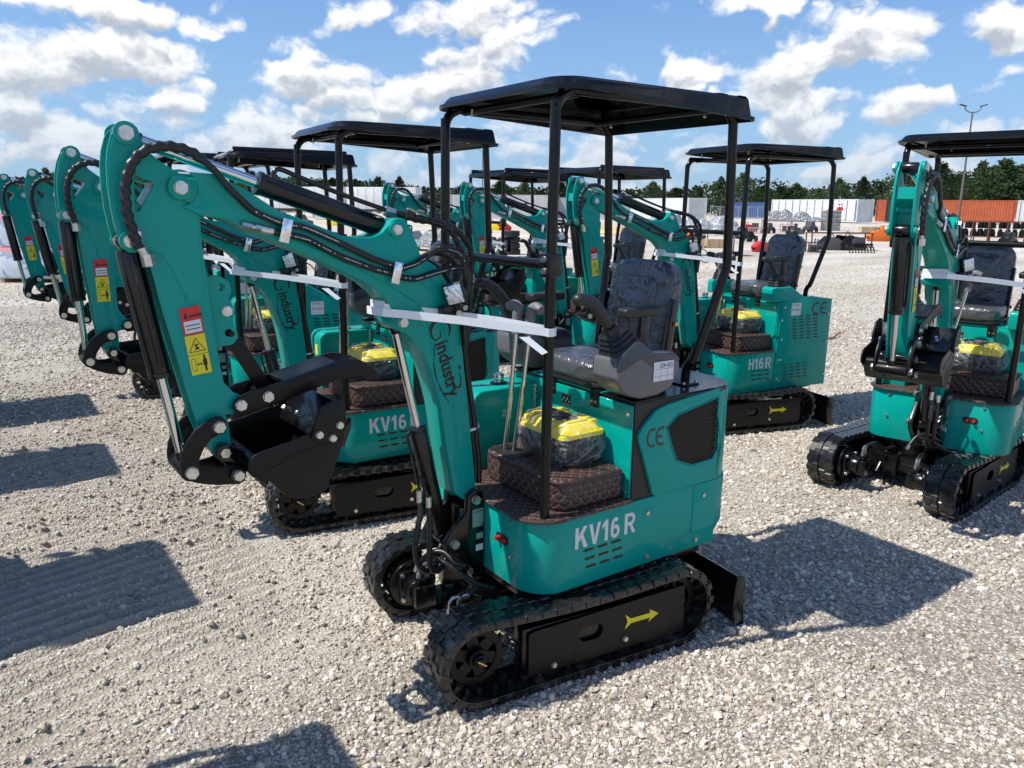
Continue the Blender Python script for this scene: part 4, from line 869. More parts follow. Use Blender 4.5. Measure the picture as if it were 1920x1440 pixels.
def make_roof(root):
    # moulded canopy: shell with sloping lip, thin flange and raised centre panel
    ring=rrect(-.51,.545,-.48,.48,(.15,.035,.035,.15),10)
    def lip(x): return 2.333-.050*max(0,min(1,(.45-x)/.95))**1.2
    n=len(ring)
    def lay(ins,fz): 
        return [(q[0],q[1],fz(q[0])) for q in (inset(ring,ins) if ins else ring)]
    L=[lay(0,lambda x:lip(x)),lay(0,lambda x:lip(x)+.016),lay(.016,lambda x:lip(x)+.020),lay(.032,lambda x:2.372),lay(.045,lambda x:2.382),lay(.085,lambda x:2.384),lay(.10,lambda x:2.376),lay(.14,lambda x:2.376),lay(.155,lambda x:2.383),lay(.2,lambda x:2.385)]
    inner=[lay(.004,lambda x:lip(x)),lay(.02,lambda x:lip(x)+.014),lay(.036,lambda x:2.364),lay(.085,lambda x:2.376),lay(.2,lambda x:2.38)]
    vs=[p for l in L for p in l]; f=[]
    for k in range(len(L)-1):
        for i in range(n):
            j=(i+1)%n; f.append((k*n+i,k*n+j,(k+1)*n+j,(k+1)*n+i))
    f.append(tuple((len(L)-1)*n+i for i in range(n)))
    o=len(vs); vs+=[p for l in inner for p in l]
    for k in range(len(inner)-1):
        for i in range(n):
            j=(i+1)%n; f.append((o+k*n+j,o+k*n+i,o+(k+1)*n+i,o+(k+1)*n+j))
    f.append(tuple(o+(len(inner)-1)*n+i for i in reversed(range(n))))
    for i in range(n):
        j=(i+1)%n; f.append((i,o+i,o+j,j))
    b=MB(); b.add(vs,f)
    rf=b.build('canopy_roof',[ROOF],root,ang=28)
    b=MB()
    for x in(.42,-.38):
        for y in(-.30,.30): b.cyl((x,y,2.308),(x,y,2.335),.005,n=8); b.sphere((x,y,2.309),.0075,8)
    b.build('roof_bolt',[ZINC],rf)
    return rf
# ---- front attachment
def off(y): return YC+y
def grpB(o): BOOMP.append(o); return o
def make_front(root):
    """returns lists of (object, group) for later posing: 'b' boom, 'a' arm"""
    G=[]
    def put(o,g):
        for q in [o]+SIB.get(o,[]): q.matrix_basis=BASE_BOOM; G.append((q,g))
        return o
    bp,bc0,bc1,ac,elb,tip,cyl,l1,l2,b1,l3=[P2('p_'+k) for k in('bp','bc0','bc1','ac','elb','tip','cyl','l1','l2','b1','l3')]
    # swing bracket (king post)
    b=MB()
    sp=[(.60,.40),(.60,.70),(bp[0]-.035,bp[1]+.03),(bp[0],bp[1]+.045),(bp[0]+.035,bp[1]+.02),(bp[0]+.04,bp[1]-.05),(bc0[0]+.02,bc0[1]+.045),(bc0[0]+.045,bc0[1]),(bc0[0]+.02,bc0[1]-.045),(.70,.43),(.66,.39)]
    for y0,y1 in((YC+.068,YC+.098),(YC-.098,YC-.068)): b.prism(sp,y0,y1)
    b.cyl((.64,YC,.37),(.64,YC,.66),.055,n=24); b.box(.58,.65,YC-.085,YC+.085,.36,.40); b.box(.58,.65,YC-.09,YC+.09,.60,.64)
    br=put(b.build('swing_bracket',[BLK],root,bevel=.004),'k')
    b=MB()
    for (p,rr) in ((bp,.018),(bc0,.019)): b.bolt((p[0],YC+.098,p[1]),(0,1,0),rr,.018); b.bolt((p[0],YC-.098,p[1]),(0,-1,0),rr,.018)
    b.build('pin_bolt',[ZINC],br)
    yk=YC+.0985
    MB().box(.606,.662,yk,yk+.0012,.585,.665).build('rating_plate',[PLATE],br)
    text(br,'rating_text','CFG INDUSTRIAL',(.659,yk+.0013,.651),(-1,0,0),(0,0,1),.0095,BKS,sx=.75,bold=.03)
    b=MB()
    for k in range(5): b.box(.609,.659,yk+.0012,yk+.0018,.598+k*.010,.5986+k*.010)
    b.build('plate_lines',[GREYI],br)
    text(br,'ce_small','CE',(.623,yk+.002,.588),(-1,0,0),(0,0,1),.013,BKS)
    MB().box(.608,.642,yk,yk+.0012,.527,.555).build('sticker',[PLATE],br); MB().box(.608,.645,yk,yk+.0012,.473,.502).build('sticker',[WHS],br)
    # boom
    b=MB(); b.prism(TR['boom'],YC-HB,YC+HB)
    bo=put(b.build('boom',[TEAL],root,bevel=.005,seg=3,ang=25),'b')
    b=MB()
    for s in(1,-1):
        y=YC+s*HB
        for p,rr in((elb,.036),(ac,.029),(bc1,.028),(bp,.034)): b.cyl((p[0],y-s*.001,p[1]),(p[0],y+s*.010,p[1]),rr,n=32)
        ck=[(elb[0]+.055*math.cos(R(a)),elb[1]+.055*math.sin(R(a))) for a in range(60,271,15)]
        ck=ck+[(elb[0]-.06,elb[1]-.085),(elb[0]-.30,elb[1]-.115),(elb[0]-.33,elb[1]-.085),(elb[0]-.20,elb[1]+.0),(elb[0]-.10,elb[1]+.045)]
        b.prism(ck,y-s*.001,y+s*.004)
    b.build('boom_boss',[TEAL],bo,bevel=.002)
    # welded flange strips that run just inside the outline
    b=MB(); o_=TR['boom']
    top=[o_[i] for i in range(6,13)]; 
    for s in(1,-1):
        y=YC+s*(HB+.0005)
        b.tube([(p[0]-.0,y,p[1]-.030) for p in top]+[(1.02,y,1.70),(.93,y,1.68),(.84,y,1.61)],.0025,6)
        b.tube([(p[0],y,p[1]+.034) for p in [o_[i] for i in (62,61,60,59,58,57,56)]]+[(.955,y,1.60),(.87,y,1.53),(.835,y,1.40),(.80,y,1.20)],.0025,6)
    b.build('weld_line',[TEAL],bo)
    b=MB()
    for s in(1,-1):
        y=YC+s*(HB+.009)
        for p,rr in((elb,.0195),(ac,.0172),(bc1,.0175)): b.bolt((p[0],y,p[1]),(0,s,0),rr,.016)
    b.build('pin_bolt',[ZINC],bo)
    # lettering down the boom
    dn=Vector((.714-.782,0,1.185-1.445)).normalized(); upv=Vector((-dn.z*-1,0,0)); upv=Vector((0,1,0)).cross(dn); 
    # text right vector = dn, up vector must make right x up = +y
    upv=Vector((0,1,0)).cross(dn)
    org=Vector((.822,YC+HB,1.425))
    text(bo,'maker_lettering','industry',org+dn*.03,dn,upv,.085,BKS,sx=.86,bold=.026)
    b=MB()
    cg=org-dn*.012+upv*.035; pts=[cg+dn*.045*math.cos(R(a))+upv*.045*math.sin(R(a)) for a in range(40,330,20)]
    def ribbon(pts,w,y=.0012):
        vs=[];m=len(pts)
        for i,p in enumerate(pts):
            t=(pts[min(i+1,m-1)]-pts[max(i-1,0)]).normalized(); nn=t.cross(Vector((0,1,0))); ww=w*(1-.75*abs(2*i/(m-1)-1)**2)
            vs+=[p+nn*ww+Vector((0,y,0)),p-nn*ww+Vector((0,y,0))]
        b.add(vs,[(2*i,2*i+1,2*i+3,2*i+2) for i in range(m-1)])
    ribbon(pts,.008); ribbon([cg-upv*.0,cg+dn*.025-upv*.006,cg+dn*.03-upv*.03],.005)
    ribbon([org+dn*(.03+k*.02)+upv*(-.004-.030*math.sin(PI*k/13)) for k in range(14)],.004)
    ribbon([org+dn*(.20+.045*math.sin(R(a)))+upv*(.055+.020*math.cos(R(a))) for a in range(-20,190,20)],.004)
    cst=org+dn*.165+upv*.082
    b.add([cst+Vector((0,.0012,0))+(dn*math.cos(R(a))+upv*math.sin(R(a)))*(.014 if k%2==0 else .005) for k,a in enumerate(range(0,360,45))],[tuple(range(8))])
    b.build('maker_emblem',[BKS],bo,smooth=False)
    # arm: two cheek plates and a recessed web
    b=MB(); A=TR['arm']
    for s in(1,-1): b.prism(A,YC+s*HA,YC+s*(HA-.010),[TR['arm_hole']])
    ar=put(b.build('arm',[TEAL],root,bevel=.002,seg=2,ang=30),'a')
    web=[(min(p[0],1.84+.0*p[1]) if p[1]<1.93 and p[1]>1.74 else p[0],min(p[1],2.035)) for p in inset(A,.016)]
    b=MB(); b.prism([p for i,p in enumerate(web) if i==0 or (Vector(p)-Vector(web[i-1])).length>.003],YC-HA+.011,YC+HA-.011,[inset(TR['arm_hole'],-.0)]); b.build('arm_web',[TEAL],ar)
    b=MB()
    for s in(1,-1):
        b.prism(TR['arm_plate'],YC+s*(HA-.0005),YC+s*(HA+.0035),[inset(TR['arm_hole'],-.001)])
        y=YC+s*(HA+.003)
        b.cyl((tip[0],y,tip[1]),(tip[0],y+s*.012,tip[1]),.034,n=32); b.cyl((cyl[0],y,cyl[1]),(cyl[0],y+s*.012,cyl[1]),.030,n=28); b.cyl((b1[0],y,b1[1]),(b1[0],y+s*.008,b1[1]),.031,n=24)
        b.cyl((1.72,y,1.628),(1.72,y+s*.001,1.628),.018,n=20)
    b.build('arm_cheek',[TEAL],ar,bevel=.0015,seg=1)
    b=MB(); hb=TR['bracket_holes']
    for s in(1,-1): b.prism(TR['thumb_bracket'],YC+s*.035,YC+s*.022,[circ(hb[0][0],hb[0][1],.013),circ(hb[1][0],hb[1][1],.013)])
    tb=b.build('thumb_bracket',[TEAL],ar,bevel=.0015,seg=1)
    b=MB()
    for s in(1,-1):
        b.bolt((hb[2][0],YC+s*.035,hb[2][1]),(0,s,0),.0165,.014)
        b.bolt((tip[0],YC+s*(HA+.014),tip[1]),(0,s,0),.0205,.014); b.bolt((cyl[0],YC+s*(HA+.014),cyl[1]),(0,s,0),.018,.014)
        b.bolt((l1[0],YC+s*(HB+.026),l1[1]),(0,s,0),.018,.014); b.bolt((b1[0],YC+s*(HB+.022),b1[1]),(0,s,0),.0168,.014)
    b.build('pin_bolt',[ZINC],ar)
    # warning decal
    dq=[V(p,YC+HA+.0045) for p in TR['decal']]; TL,TR_,BR,BL=dq
    def q(u,v,e=0): return TL*(1-u)*(1-v)+TR_*u*(1-v)+BR*u*v+BL*(1-u)*v+Vector((0,e,0))
    def quad(u0,u1,v0,v1,m,name,e=0):
        b=MB(); b.add([q(u0,v1,e),q(u1,v1,e),q(u1,v0,e),q(u0,v0,e)],[(0,1,2,3)]); return b.build(name,[m],ar,smooth=False)
    quad(0,1,0,.40,REDS,'danger_sticker'); quad(.1,.93,.20,.375,WHS,'danger_text_box',.0006); quad(0,1,.41,1,YELS,'warning_sticker')
    b=MB()
    def tri(pts,e=.0008): b.add([q(u,v,e) for u,v in pts],[tuple(range(len(pts)))])
    tri([(.16,.16),(.36,.16),(.26,.06)])
    for vv in(.265,.32): tri([(.16,vv+.008),(.86,vv+.008),(.86,vv-.006),(.16,vv-.006)],.0012)
    for (o1,i1) in (((.12,.655),(.2,.64)),):
        for a_,b_ in (((.08,.66),(.92,.66)),((.92,.66),(.5,.455)),((.5,.455),(.08,.66))):
            d0=Vector(a_);d1=Vector(b_);ct=Vector((.5,.59)); tri([tuple(d0),tuple(d1),tuple(d1+(ct-d1)*.13),tuple(d0+(ct-d0)*.13)])
    tri([(.38,.63),(.45,.60),(.40,.555),(.46,.54),(.52,.59),(.62,.61),(.60,.63)]); tri([(.5,.56),(.56,.535),(.6,.57),(.55,.58)])
    tri([(0,.698),(1,.698),(1,.704),(0,.704)])
    tri([(.66,.80),(.70,.765),(.82,.765),(.86,.80),(.86,.88),(.81,.88),(.81,.965),(.77,.965),(.765,.90),(.755,.965),(.71,.965),(.71,.88),(.66,.88)])
    tri([(.71,.755),(.71,.73),(.76,.718),(.81,.73),(.81,.755),(.76,.765)])
    tri([(.34,.85),(.42,.825),(.42,.843),(.54,.843),(.54,.825),(.62,.85),(.54,.875),(.54,.857),(.42,.857),(.42,.875)])
    for (x0_,y0_,x1_,y1_) in ((.08,.76,.30,.766),(.08,.934,.30,.94),(.08,.76,.095,.94),(.285,.76,.30,.94)): tri([(x0_,y1_),(x1_,y1_),(x1_,y0_),(x0_,y0_)])
    b.build('warning_pictogram',[BKS],ar,smooth=False)
    rr_=(TR_-TL).normalized(); uu_=(TL-BL).normalized(); text(ar,'danger_text','DANGER',q(.42,.155,.0),rr_,uu_,.013,BKS,sx=.8,bold=.03,depth=.001)
    # cylinders
    def cylinder(name,p0,p1,br,rr,f,g,barfirst=True,slots=False):
        # p0 = barrel end pin, p1 = rod end pin, f = barrel fraction
        a=V(p0,YC);c=V(p1,YC);d=(c-a).normalized();L=(c-a).length
        e=a+d*L*f; b=MB(); b.cyl(a+d*.03,e,br,n=28); b.cyl(a-Vector((0,.035,0)),a+Vector((0,.035,0)),.030,n=20); b.cyl(e-d*.016,e+d*.002,br*1.07,n=28)
        o=b.build(name,[BLK],root,bevel=.003); o.matrix_basis=BASE_BOOM; G.append((o,g,p0,p1))
        b=MB(); b.cyl(e-d*.03,c-d*.03,rr,n=24); b.build('piston_rod',[CHR],o)
        b=MB(); b.cyl(c-Vector((0,.036,0)),c+Vector((0,.036,0)),.028,n=20); b.cyl(c-d*.055,c-d*.02,rr*1.25,n=18); b.build('rod_eye',[BLK],o,bevel=.003)
        return o,a,c,d,e
    co,a,c,d,e=cylinder('boom_cylinder',bc0,bc1,.036,.0165,.53,'bc')
    sd=Vector((d.z,0,-d.x)) # forward side
    b=MB(); 
    for (f0,f1,dy) in ((.44,.98,.012),(.12,.62,.045)):
        s0=a+d*((e-a).length*f1); s1=a+d*((e-a).length*f0)
        o2=sd*.058+Vector((0,dy,0))
        b.tube([s0+sd*.03+Vector((0,dy*.4,0)),s0+o2,s0+o2-d*.03,s1+o2],.0065,8,sub=4)
    b.build('port_tube',[BLK],co)
    co,a,c,d,e=cylinder('arm_cylinder',ac,tip,.038,.0195,.545,'ac')
    b=MB(); b.tube([V(p,YC+.0) for p in TR['pipe']],.0085,10,sub=3); b.build('port_tube',[BLK],co)
    b=MB(); b.cyl(V((.985,1.912),YC),V((.945,1.901),YC),.015,n=6); b.build('hose_fitting',[ZINC],co)
    co,a,c,d,e=cylinder('bucket_cylinder',cyl,l2,.036,.0165,.58,'kc')
    b=MB(); s0=Vector((d.z,0,-d.x))*1
    b.tube([a+d*.08+Vector((0,.036,0)),a+d*.09+Vector((0,.048,0)),e-d*.07+Vector((0,.048,0)),e-d*.05+Vector((0,.034,0))],.009,8); b.build('port_tube',[BLK],co)
    # fitting and loop hose
    b=MB(); f0=V(cyl,YC+HA+.03); b.cyl(f0+Vector((-.045,0,-.075)),f0+Vector((-.04,0,-.04)),.020,n=6); b.cyl(f0+Vector((-.04,0,-.05)),f0+Vector((-.02,0,-.005)),.014,n=10); b.cyl(f0+Vector((-.02,0,-.005)),f0+Vector((-.022,0,.03)),.013,n=10); b.build('hose_fitting',[ZINC],ar)
    h1=TR['h1']; YH=YC+HB+.026
    wrap=lambda L,a:1.0+.14*math.sin(2*PI*L/.034+a)
    b=MB(); b.tube([V(p,YH) for p in h1[:11]],.0155,12,rf=wrap,sub=10); put(b.build('spiral_hose',[HOSE],root,ang=60),'b')
    b=MB(); b.tube([V(p,YH if i<4 else YC+HB+.013) for i,p in enumerate(h1[10:29])],.0115,10); b.tube([V(p,YC+HB+.013) for p in TR['h2'][1:14]],.0115,10)
    hs=put(b.build('boom_hose',[HOSE],root),'b')
    b=MB(); rh=random.Random(2)
    for pl in ([V(p,YC+HB+.013) for p in h1[14:29]],[V(p,YC+HB+.013) for p in TR['h2'][2:12]]):
        for i in range(len(pl)-1):
            a_,c_=pl[i],pl[i+1]; L_=(c_-a_).length; k_=int(L_/.0085); d_=(c_-a_).normalized(); n_=d_.cross(Vector((0,1,0)))
            if (i//2)%3==2: continue
            for q_ in range(k_):
                if rh.random()<.25: continue
                o_=a_+d_*(q_+.5)*L_/k_+Vector((0,.0121,0)); w_=rh.uniform(.0018,.0034)
                b.add([o_-d_*w_-n_*.0018,o_+d_*w_-n_*.0018,o_+d_*w_+n_*.0018,o_-d_*w_+n_*.0018],[(0,1,2,3)])
    put(b.build('hose_print',[SILV],root,smooth=False,split=False),'b')
    # bundle that drops behind the boom to the swing bracket
    b=MB()
    def down(st,dx,dy):
        pts=[V(p,YC+HB+.013) for p in st]
        return pts+[Vector((.66+dx,YC+.03+dy,1.60)),Vector((.675+dx,YC+dy,1.46)),Vector((.665+dx,YC+dy,1.30)),Vector((.625+dx,YC+dy,1.05)),Vector((.60+dx,YC+dy,.86)),Vector((.60+dx,YC+dy,.76))]
    b.tube(down(h1[27:30],.0,.03),.0115,8); b.tube(down(TR['h2'][12:17],-.01,.045),.0115,8)
    b.tube([V(p,YC) for p in TR['h3'][:6]]+[Vector((.60,YC-.01,1.62)),Vector((.655,YC-.02,1.42)),Vector((.625,YC-.02,1.1)),Vector((.595,YC-.02,.8))],.013,10,rf=wrap,sub=10)
    b.tube([V(p,YC+.03) for p in TR['h4'][:6]]+[Vector((.63,YC+.03,1.60)),Vector((.66,YC+.02,1.42)),Vector((.635,YC+.02,1.1)),Vector((.605,YC+.02,.8))],.013,10,rf=wrap,sub=10)
    b.tube([Vector((.80,YC-.07,1.72)),Vector((.72,YC-.07,1.74)),Vector((.64,YC-.05,1.68)),Vector((.655,YC-.04,1.5)),Vector((.63,YC-.04,1.1)),Vector((.60,YC-.04,.8))],.0115,8)
    b.tube([Vector((.82,YC-.085,1.70)),Vector((.74,YC-.09,1.70)),Vector((.665,YC-.07,1.62)),Vector((.665,YC-.05,1.45)),Vector((.635,YC-.05,1.1)),Vector((.60,YC-.05,.8))],.0115,8)
    put(b.build('bundle_hose',[HOSE],root),'b')
    b=MB(); b.cyl((.622,YC+.01,1.012),(.6205,YC+.01,1.003),.047,n=20); put(b.build('cable_tie',[TAPE],root),'b')
    # hose fitting on boom side and foil clips
    b=MB(); p0,p1=[V(p,YC+HB+.014) for p in TR['h2fit']]; dd=p1-p0
    b.cyl(p0-dd*.1,p0+dd*.25,.0115,n=6); b.cyl(p0+dd*.25,p0+dd*.35,.009,n=10); b.cyl(p0+dd*.35,p0+dd*.55,.013,n=6); b.cyl(p0+dd*.55,p0+dd*1.0,.0135,n=14); b.build('hose_coupling',[ZINC],bo)
    for (x,z) in TR['clips']:
        b=MB(); b.obox((x-.005,YC+HB+.030,z-.008),(.97,0,.26),(0,1,0),(-.26,0,.97),.017,.0025,.040); b.obox((x-.005,YC+HB+.034,z-.008),(.97,0,.26),(0,1,0),(-.26,0,.97),.005,.003,.005); b.build('hose_clip',[FOIL],bo,bevel=.0015)
    # work lamp
    b=MB(); lc=Vector((TR['lampc'][0][0],YC+HB+.055,TR['lampc'][0][1])); n_=Vector((.62,.70,-.05)).normalized(); r_=Vector((0,0,1)).cross(n_).normalized(); u_=n_.cross(r_)
    r2=r_*.97+u_*.26;u2=u_*.97-r_*.26
    b.obox(lc-n_*.018,r2,u2,n_,.040,.044,.018); lm=b.build('work_lamp',[DKPL],root,bevel=.008,seg=3); put(lm,'b')
    b=MB(); b.obox(lc+n_*.003,r2,u2,n_,.033,.037,.004); b.build('lamp_lens',[LENS],lm,bevel=.006)
    b=MB(); b.obox(lc-u2*.06-n_*.02,r2,u2,n_,.030,.010,.012); b.obox(Vector((lc.x+.015,YC+HB+.02,lc.z-.068)),(1,0,0),(0,1,0),(0,0,1),.028,.030,.022); b.build('lamp_bracket',[BLK],lm,bevel=.002)
    b=MB(); b.bolt(lc-u2*.062+r2*.028-n_*.01,n_,.009,.012); b.bolt(lc-u2*.075-n_*.01,n_,.010,.016); b.build('lamp_bolt',[ZINC],lm)
    b=MB(); b.tube([lc-u2*.03-n_*.03,lc+Vector((-.05,.0,-.09)),lc+Vector((-.10,.04,-.13)),lc+Vector((-.16,.02,-.08)),lc+Vector((-.13,-.05,-.02)),Vector((.66,YC+.02,1.5))],.004,6); b.build('lamp_cable',[HOSE],lm)
    # lower cylinder hoses
    b=MB()
    b.tube([(.885,YC+.04,.735),(.882,YC+.05,.70),(.90,YC+.05,.64),(.915,YC+.05,.555),(.905,YC+.05,.47),(.86,YC+.045,.42),(.80,YC+.02,.42),(.75,YC-.03,.46),(.70,YC-.06,.50)],.0125,10,rf=wrap,sub=8)
    b.tube([(.862,YC+.075,.72),(.86,YC+.078,.66),(.862,YC+.078,.56),(.86,YC+.075,.46),(.82,YC+.06,.415),(.76,YC+.03,.43),(.70,YC-.02,.50)],.0125,10,rf=wrap,sub=8)
    b.tube([(.80,YC-.02,.45),(.76,YC+.06,.425),(.72,YC+.11,.385),(.66,YC+.16,.34),(.60,YC+.18,.32)],.013,10,rf=wrap,sub=8)
    b.tube([(.84,YC-.06,.40),(.80,YC-.03,.455),(.76,YC+.02,.47),(.74,YC+.08,.44),(.70,YC+.10,.42)],.0125,10)
    put(b.build('lower_hose',[HOSE],root,ang=60),'k')
    b=MB(); b.cyl((.884,YC+.04,.785),(.885,YC+.04,.735),.013,n=8); b.cyl((.862,YC+.075,.765),(.862,YC+.075,.72),.013,n=8); b.cyl((.84,YC-.06,.40),(.845,YC-.07,.37),.013,n=8); put(b.build('hose_end_fitting',[ZINC],root),'k')
    # linkage
    b=MB()
    for s in(1,-1):
        b.prism(TR['lnk1'],YC+s*(HB+.012),YC+s*(HB+.024)); 
    b.cyl(V(l1,YC-HB-.02),V(l1,YC+HB+.02),.016,n=16); lk=put(b.build('link_arm',[SATIN],root,bevel=.0025),'a')
    b=MB()
    for s in(1,-1): b.prism(TR['lnk2'],YC+s*(HB-.002),YC+s*(HB+.010))
    b.cyl(V(l2,YC-HB-.02),V(l2,YC+HB+.02),.032,n=20); put(b.build('bucket_link',[SATIN],root,bevel=.0025),'a')
    b=MB()
    for s in(1,-1): b.bolt((l2[0],YC+s*(HB+.024),l2[1]),(0,s,0),.019,.014); b.bolt((l3[0],YC+s*(HB+.022),l3[1]),(0,s,0),.0168,.014)
    b.build('link_bolt',[ZINC],lk)
    b=MB()
    for s in(1,-1):
        for q_ in (l1,b1,l3,l2): b.pipe((q_[0],YC+s*(HB+.010),q_[1]),(q_[0],YC+s*(HB+.0265),q_[1]),.0265,.0,24) if False else b.cyl((q_[0],YC+s*(HB+.008),q_[1]),(q_[0],YC+s*(HB+.0255 if q_ is not l3 else HB+.0215),q_[1]),.0265,n=24)
    b.build('pin_collar',[BLK],lk,bevel=.002)
    # bucket
    BK=TR['bucket']; hw=.21
    b=MB()
    for s in(1,-1): b.prism(BK,YC+s*hw,YC+s*(hw-.008))
    # shell: strip from the ear round the belly to the lip
    shell=[BK[i] for i in (25,24,23,22,21,20,19,18,17,16,15)]; shell=[BK[0]]+shell
    lipi=[BK[i] for i in (14,13,12,11)]
    ctr=Vector((sum(p[0] for p in BK)/len(BK),sum(p[1] for p in BK)/len(BK)))
    path=[BK[24],BK[23],BK[22],BK[21],BK[20],BK[19],BK[18],BK[17],BK[16],BK[15],BK[14],BK[13],BK[12],BK[11]]
    inn=[tuple(Vector(p)+(ctr-Vector(p)).normalized()*.010) for p in path]
    b.prism(path+inn[::-1],YC-hw+.002,YC+hw-.002)
    tc0=P2('tube_c'); b.cyl((tc0[0]-.01,YC-hw+.002,tc0[1]+.012),(tc0[0]-.01,YC+hw-.002,tc0[1]+.012),.030,n=24)
    bu=put(b.build('bucket',[SATIN],root,bevel=.002),'a')
    b=MB()
    for s in(1,-1): b.prism(TR['bucket_ear'],YC+s*(HB-.012),YC+s*(HB-.026))
    b.cyl(V(b1,YC-HB-.01),V(b1,YC+HB+.01),.030,n=20); b.cyl(V(l3,YC-HB-.01),V(l3,YC+HB+.01),.026,n=20)
    b.build('bucket_ear',[BLK],bu,bevel=.003)
    b=MB()
    for s in(1,-1):
        b.prism(TR['bucket_cutter'],YC+s*(hw+.0005),YC+s*(hw+.014))
    b.build('side_cutter',[SATIN],bu,bevel=.002)
    b=MB()
    for s in(1,-1): b.tube([(p[0],YC+s*(hw+.001),p[1]) for p in TR['bucket_line']],.0035,6)
    b.build('bucket_weld',[BLK],bu)
    # teeth
    e1=Vector(BK[13]); d0=(Vector(BK[13])-Vector(BK[11])).normalized()
    b=MB(); tdir=(Vector((BK[12][0]-BK[16][0],BK[12][1]-BK[16][1]))).normalized(); td=Vector((tdir.x,0,tdir.y)); tn=Vector((td.z,0,-td.x))
    for k in(-1.0,-.36,.36,1.0):
        c0=V(BK[12],YC+k*(hw-.03)); 
        vs=[]
        for (l,w,t) in ((-.02,.026,.016),(.05,.022,.012),(.085,.014,.003)):
            for (i,j) in((-1,-1),(1,-1),(1,1),(-1,1)): vs.append(c0+td*l+Vector((0,1,0))*w*i+tn*t*j)
        b.add(vs,[(3,2,1,0),(8,9,10,11)]+[(4*m+i,4*m+(i+1)%4,4*m+4+(i+1)%4,4*m+4+i) for m in(0,1) for i in range(4)])
    b.build('bucket_tooth',[BLK],bu,bevel=.002,seg=1)
    b=MB(); 
    for p in TR['cutter_bolts']:
        for s in(1,-1): b.bolt((p[0],YC+s*(hw+.014),p[1]),(0,s,0),.012,.012)
    p0,p1,p2=TR['cutter_bolts']
    for k in range(4):
        for q_ in range(2):
            b.bolt((1.42-.02*k+.03*q_,YC-.12+.08*k,1.205-.008*k+.02*q_),(.6,.3,.7),.009,.012)
    b.build('cutter_bolt',[ZINC],bu)
    b=MB(); # inner lip plate, worn shiny
    b.obox(V(((BK[11][0]+BK[8][0])/2+.02,(BK[11][1]+BK[8][1])/2-.03),YC),td,(0,1,0),tn,.075,hw-.01,.006); b.build('lip_plate',[BLK],bu,bevel=.002)
    # thumb
    b=MB()
    for s in(1,-1): b.prism(TR['thumb'],YC+s*.078,YC+s*.068)
    th=TR['thumb']
    b.prism([th[3],th[4],th[5],(th[5][0]+.004,th[5][1]-.012),(th[4][0],th[4][1]-.014),(th[3][0],th[3][1]-.014)],YC-.068,YC+.068)
    b.cyl(V(P2('thumb_pins',0),YC-.07),V(P2('thumb_pins',0),YC+.07),.02,n=16); b.cyl(V(P2('thumb_pins',1),YC-.07),V(P2('thumb_pins',1),YC+.07),.014,n=16)
    tm=put(b.build('thumb',[SATIN],root,bevel=.002),'a')
    b=MB()
    for i in(0,1):
        for s in(1,-1): b.bolt((P2('thumb_pins',i)[0],YC+s*.078,P2('thumb_pins',i)[1]),(0,s,0),.0175,.014)
    b.build('thumb_bolt',[ZINC],tm)
    k0,k1=TR['thumb_link']; a=V(k0,YC);c=V(k1,YC);d=(c-a).normalized()
    b=MB(); b.obox((a+c)/2,d,(0,1,0),d.cross(Vector((0,1,0))),(c-a).length/2+.02,.006,.026); b.cyl(a-Vector((0,.036,0)),a+Vector((0,.036,0)),.011,n=12)
    put(b.build('thumb_link',[SATIN],root,bevel=.002),'a')
    return G
def pose(G,slew,th,ph):
    bp=V(P2('p_bp'),0);el=V(P2('p_elb'),0)
    def rot(o,a): return Matrix.Translation(o)@Matrix.Rotation(-a,4,'Y')@Matrix.Translation(-o)
    K=Matrix.Translation(KP)@Matrix.Rotation(SLEW+slew,4,'Z')@Matrix.Translation(-KP)
    Bm=rot(bp,th); Am=Bm@rot(el,ph); M={'k':Matrix(),'b':Bm,'a':Am}
    ends={'bc':('k','b'),'ac':('b','a'),'kc':('a','a')}
    for g in G:
        o,k=g[0],g[1]
        if k in M: o.matrix_basis=K@M[k]
        else:
            p0,p1=V(g[2],0),V(g[3],0); m0,m1=M[ends[k][0]],M[ends[k][1]]; q0,q1=m0@p0,m1@p1
            a0=math.atan2(p1.z-p0.z,p1.x-p0.x);a1=math.atan2(q1.z-q0.z,q1.x-q0.x)
            sc=(q1-q0).length/(p1-p0).length
            o.matrix_basis=K@Matrix.Translation(q0)@Matrix.Rotation(-(a1-a0),4,'Y')@Matrix.Translation(-p0)
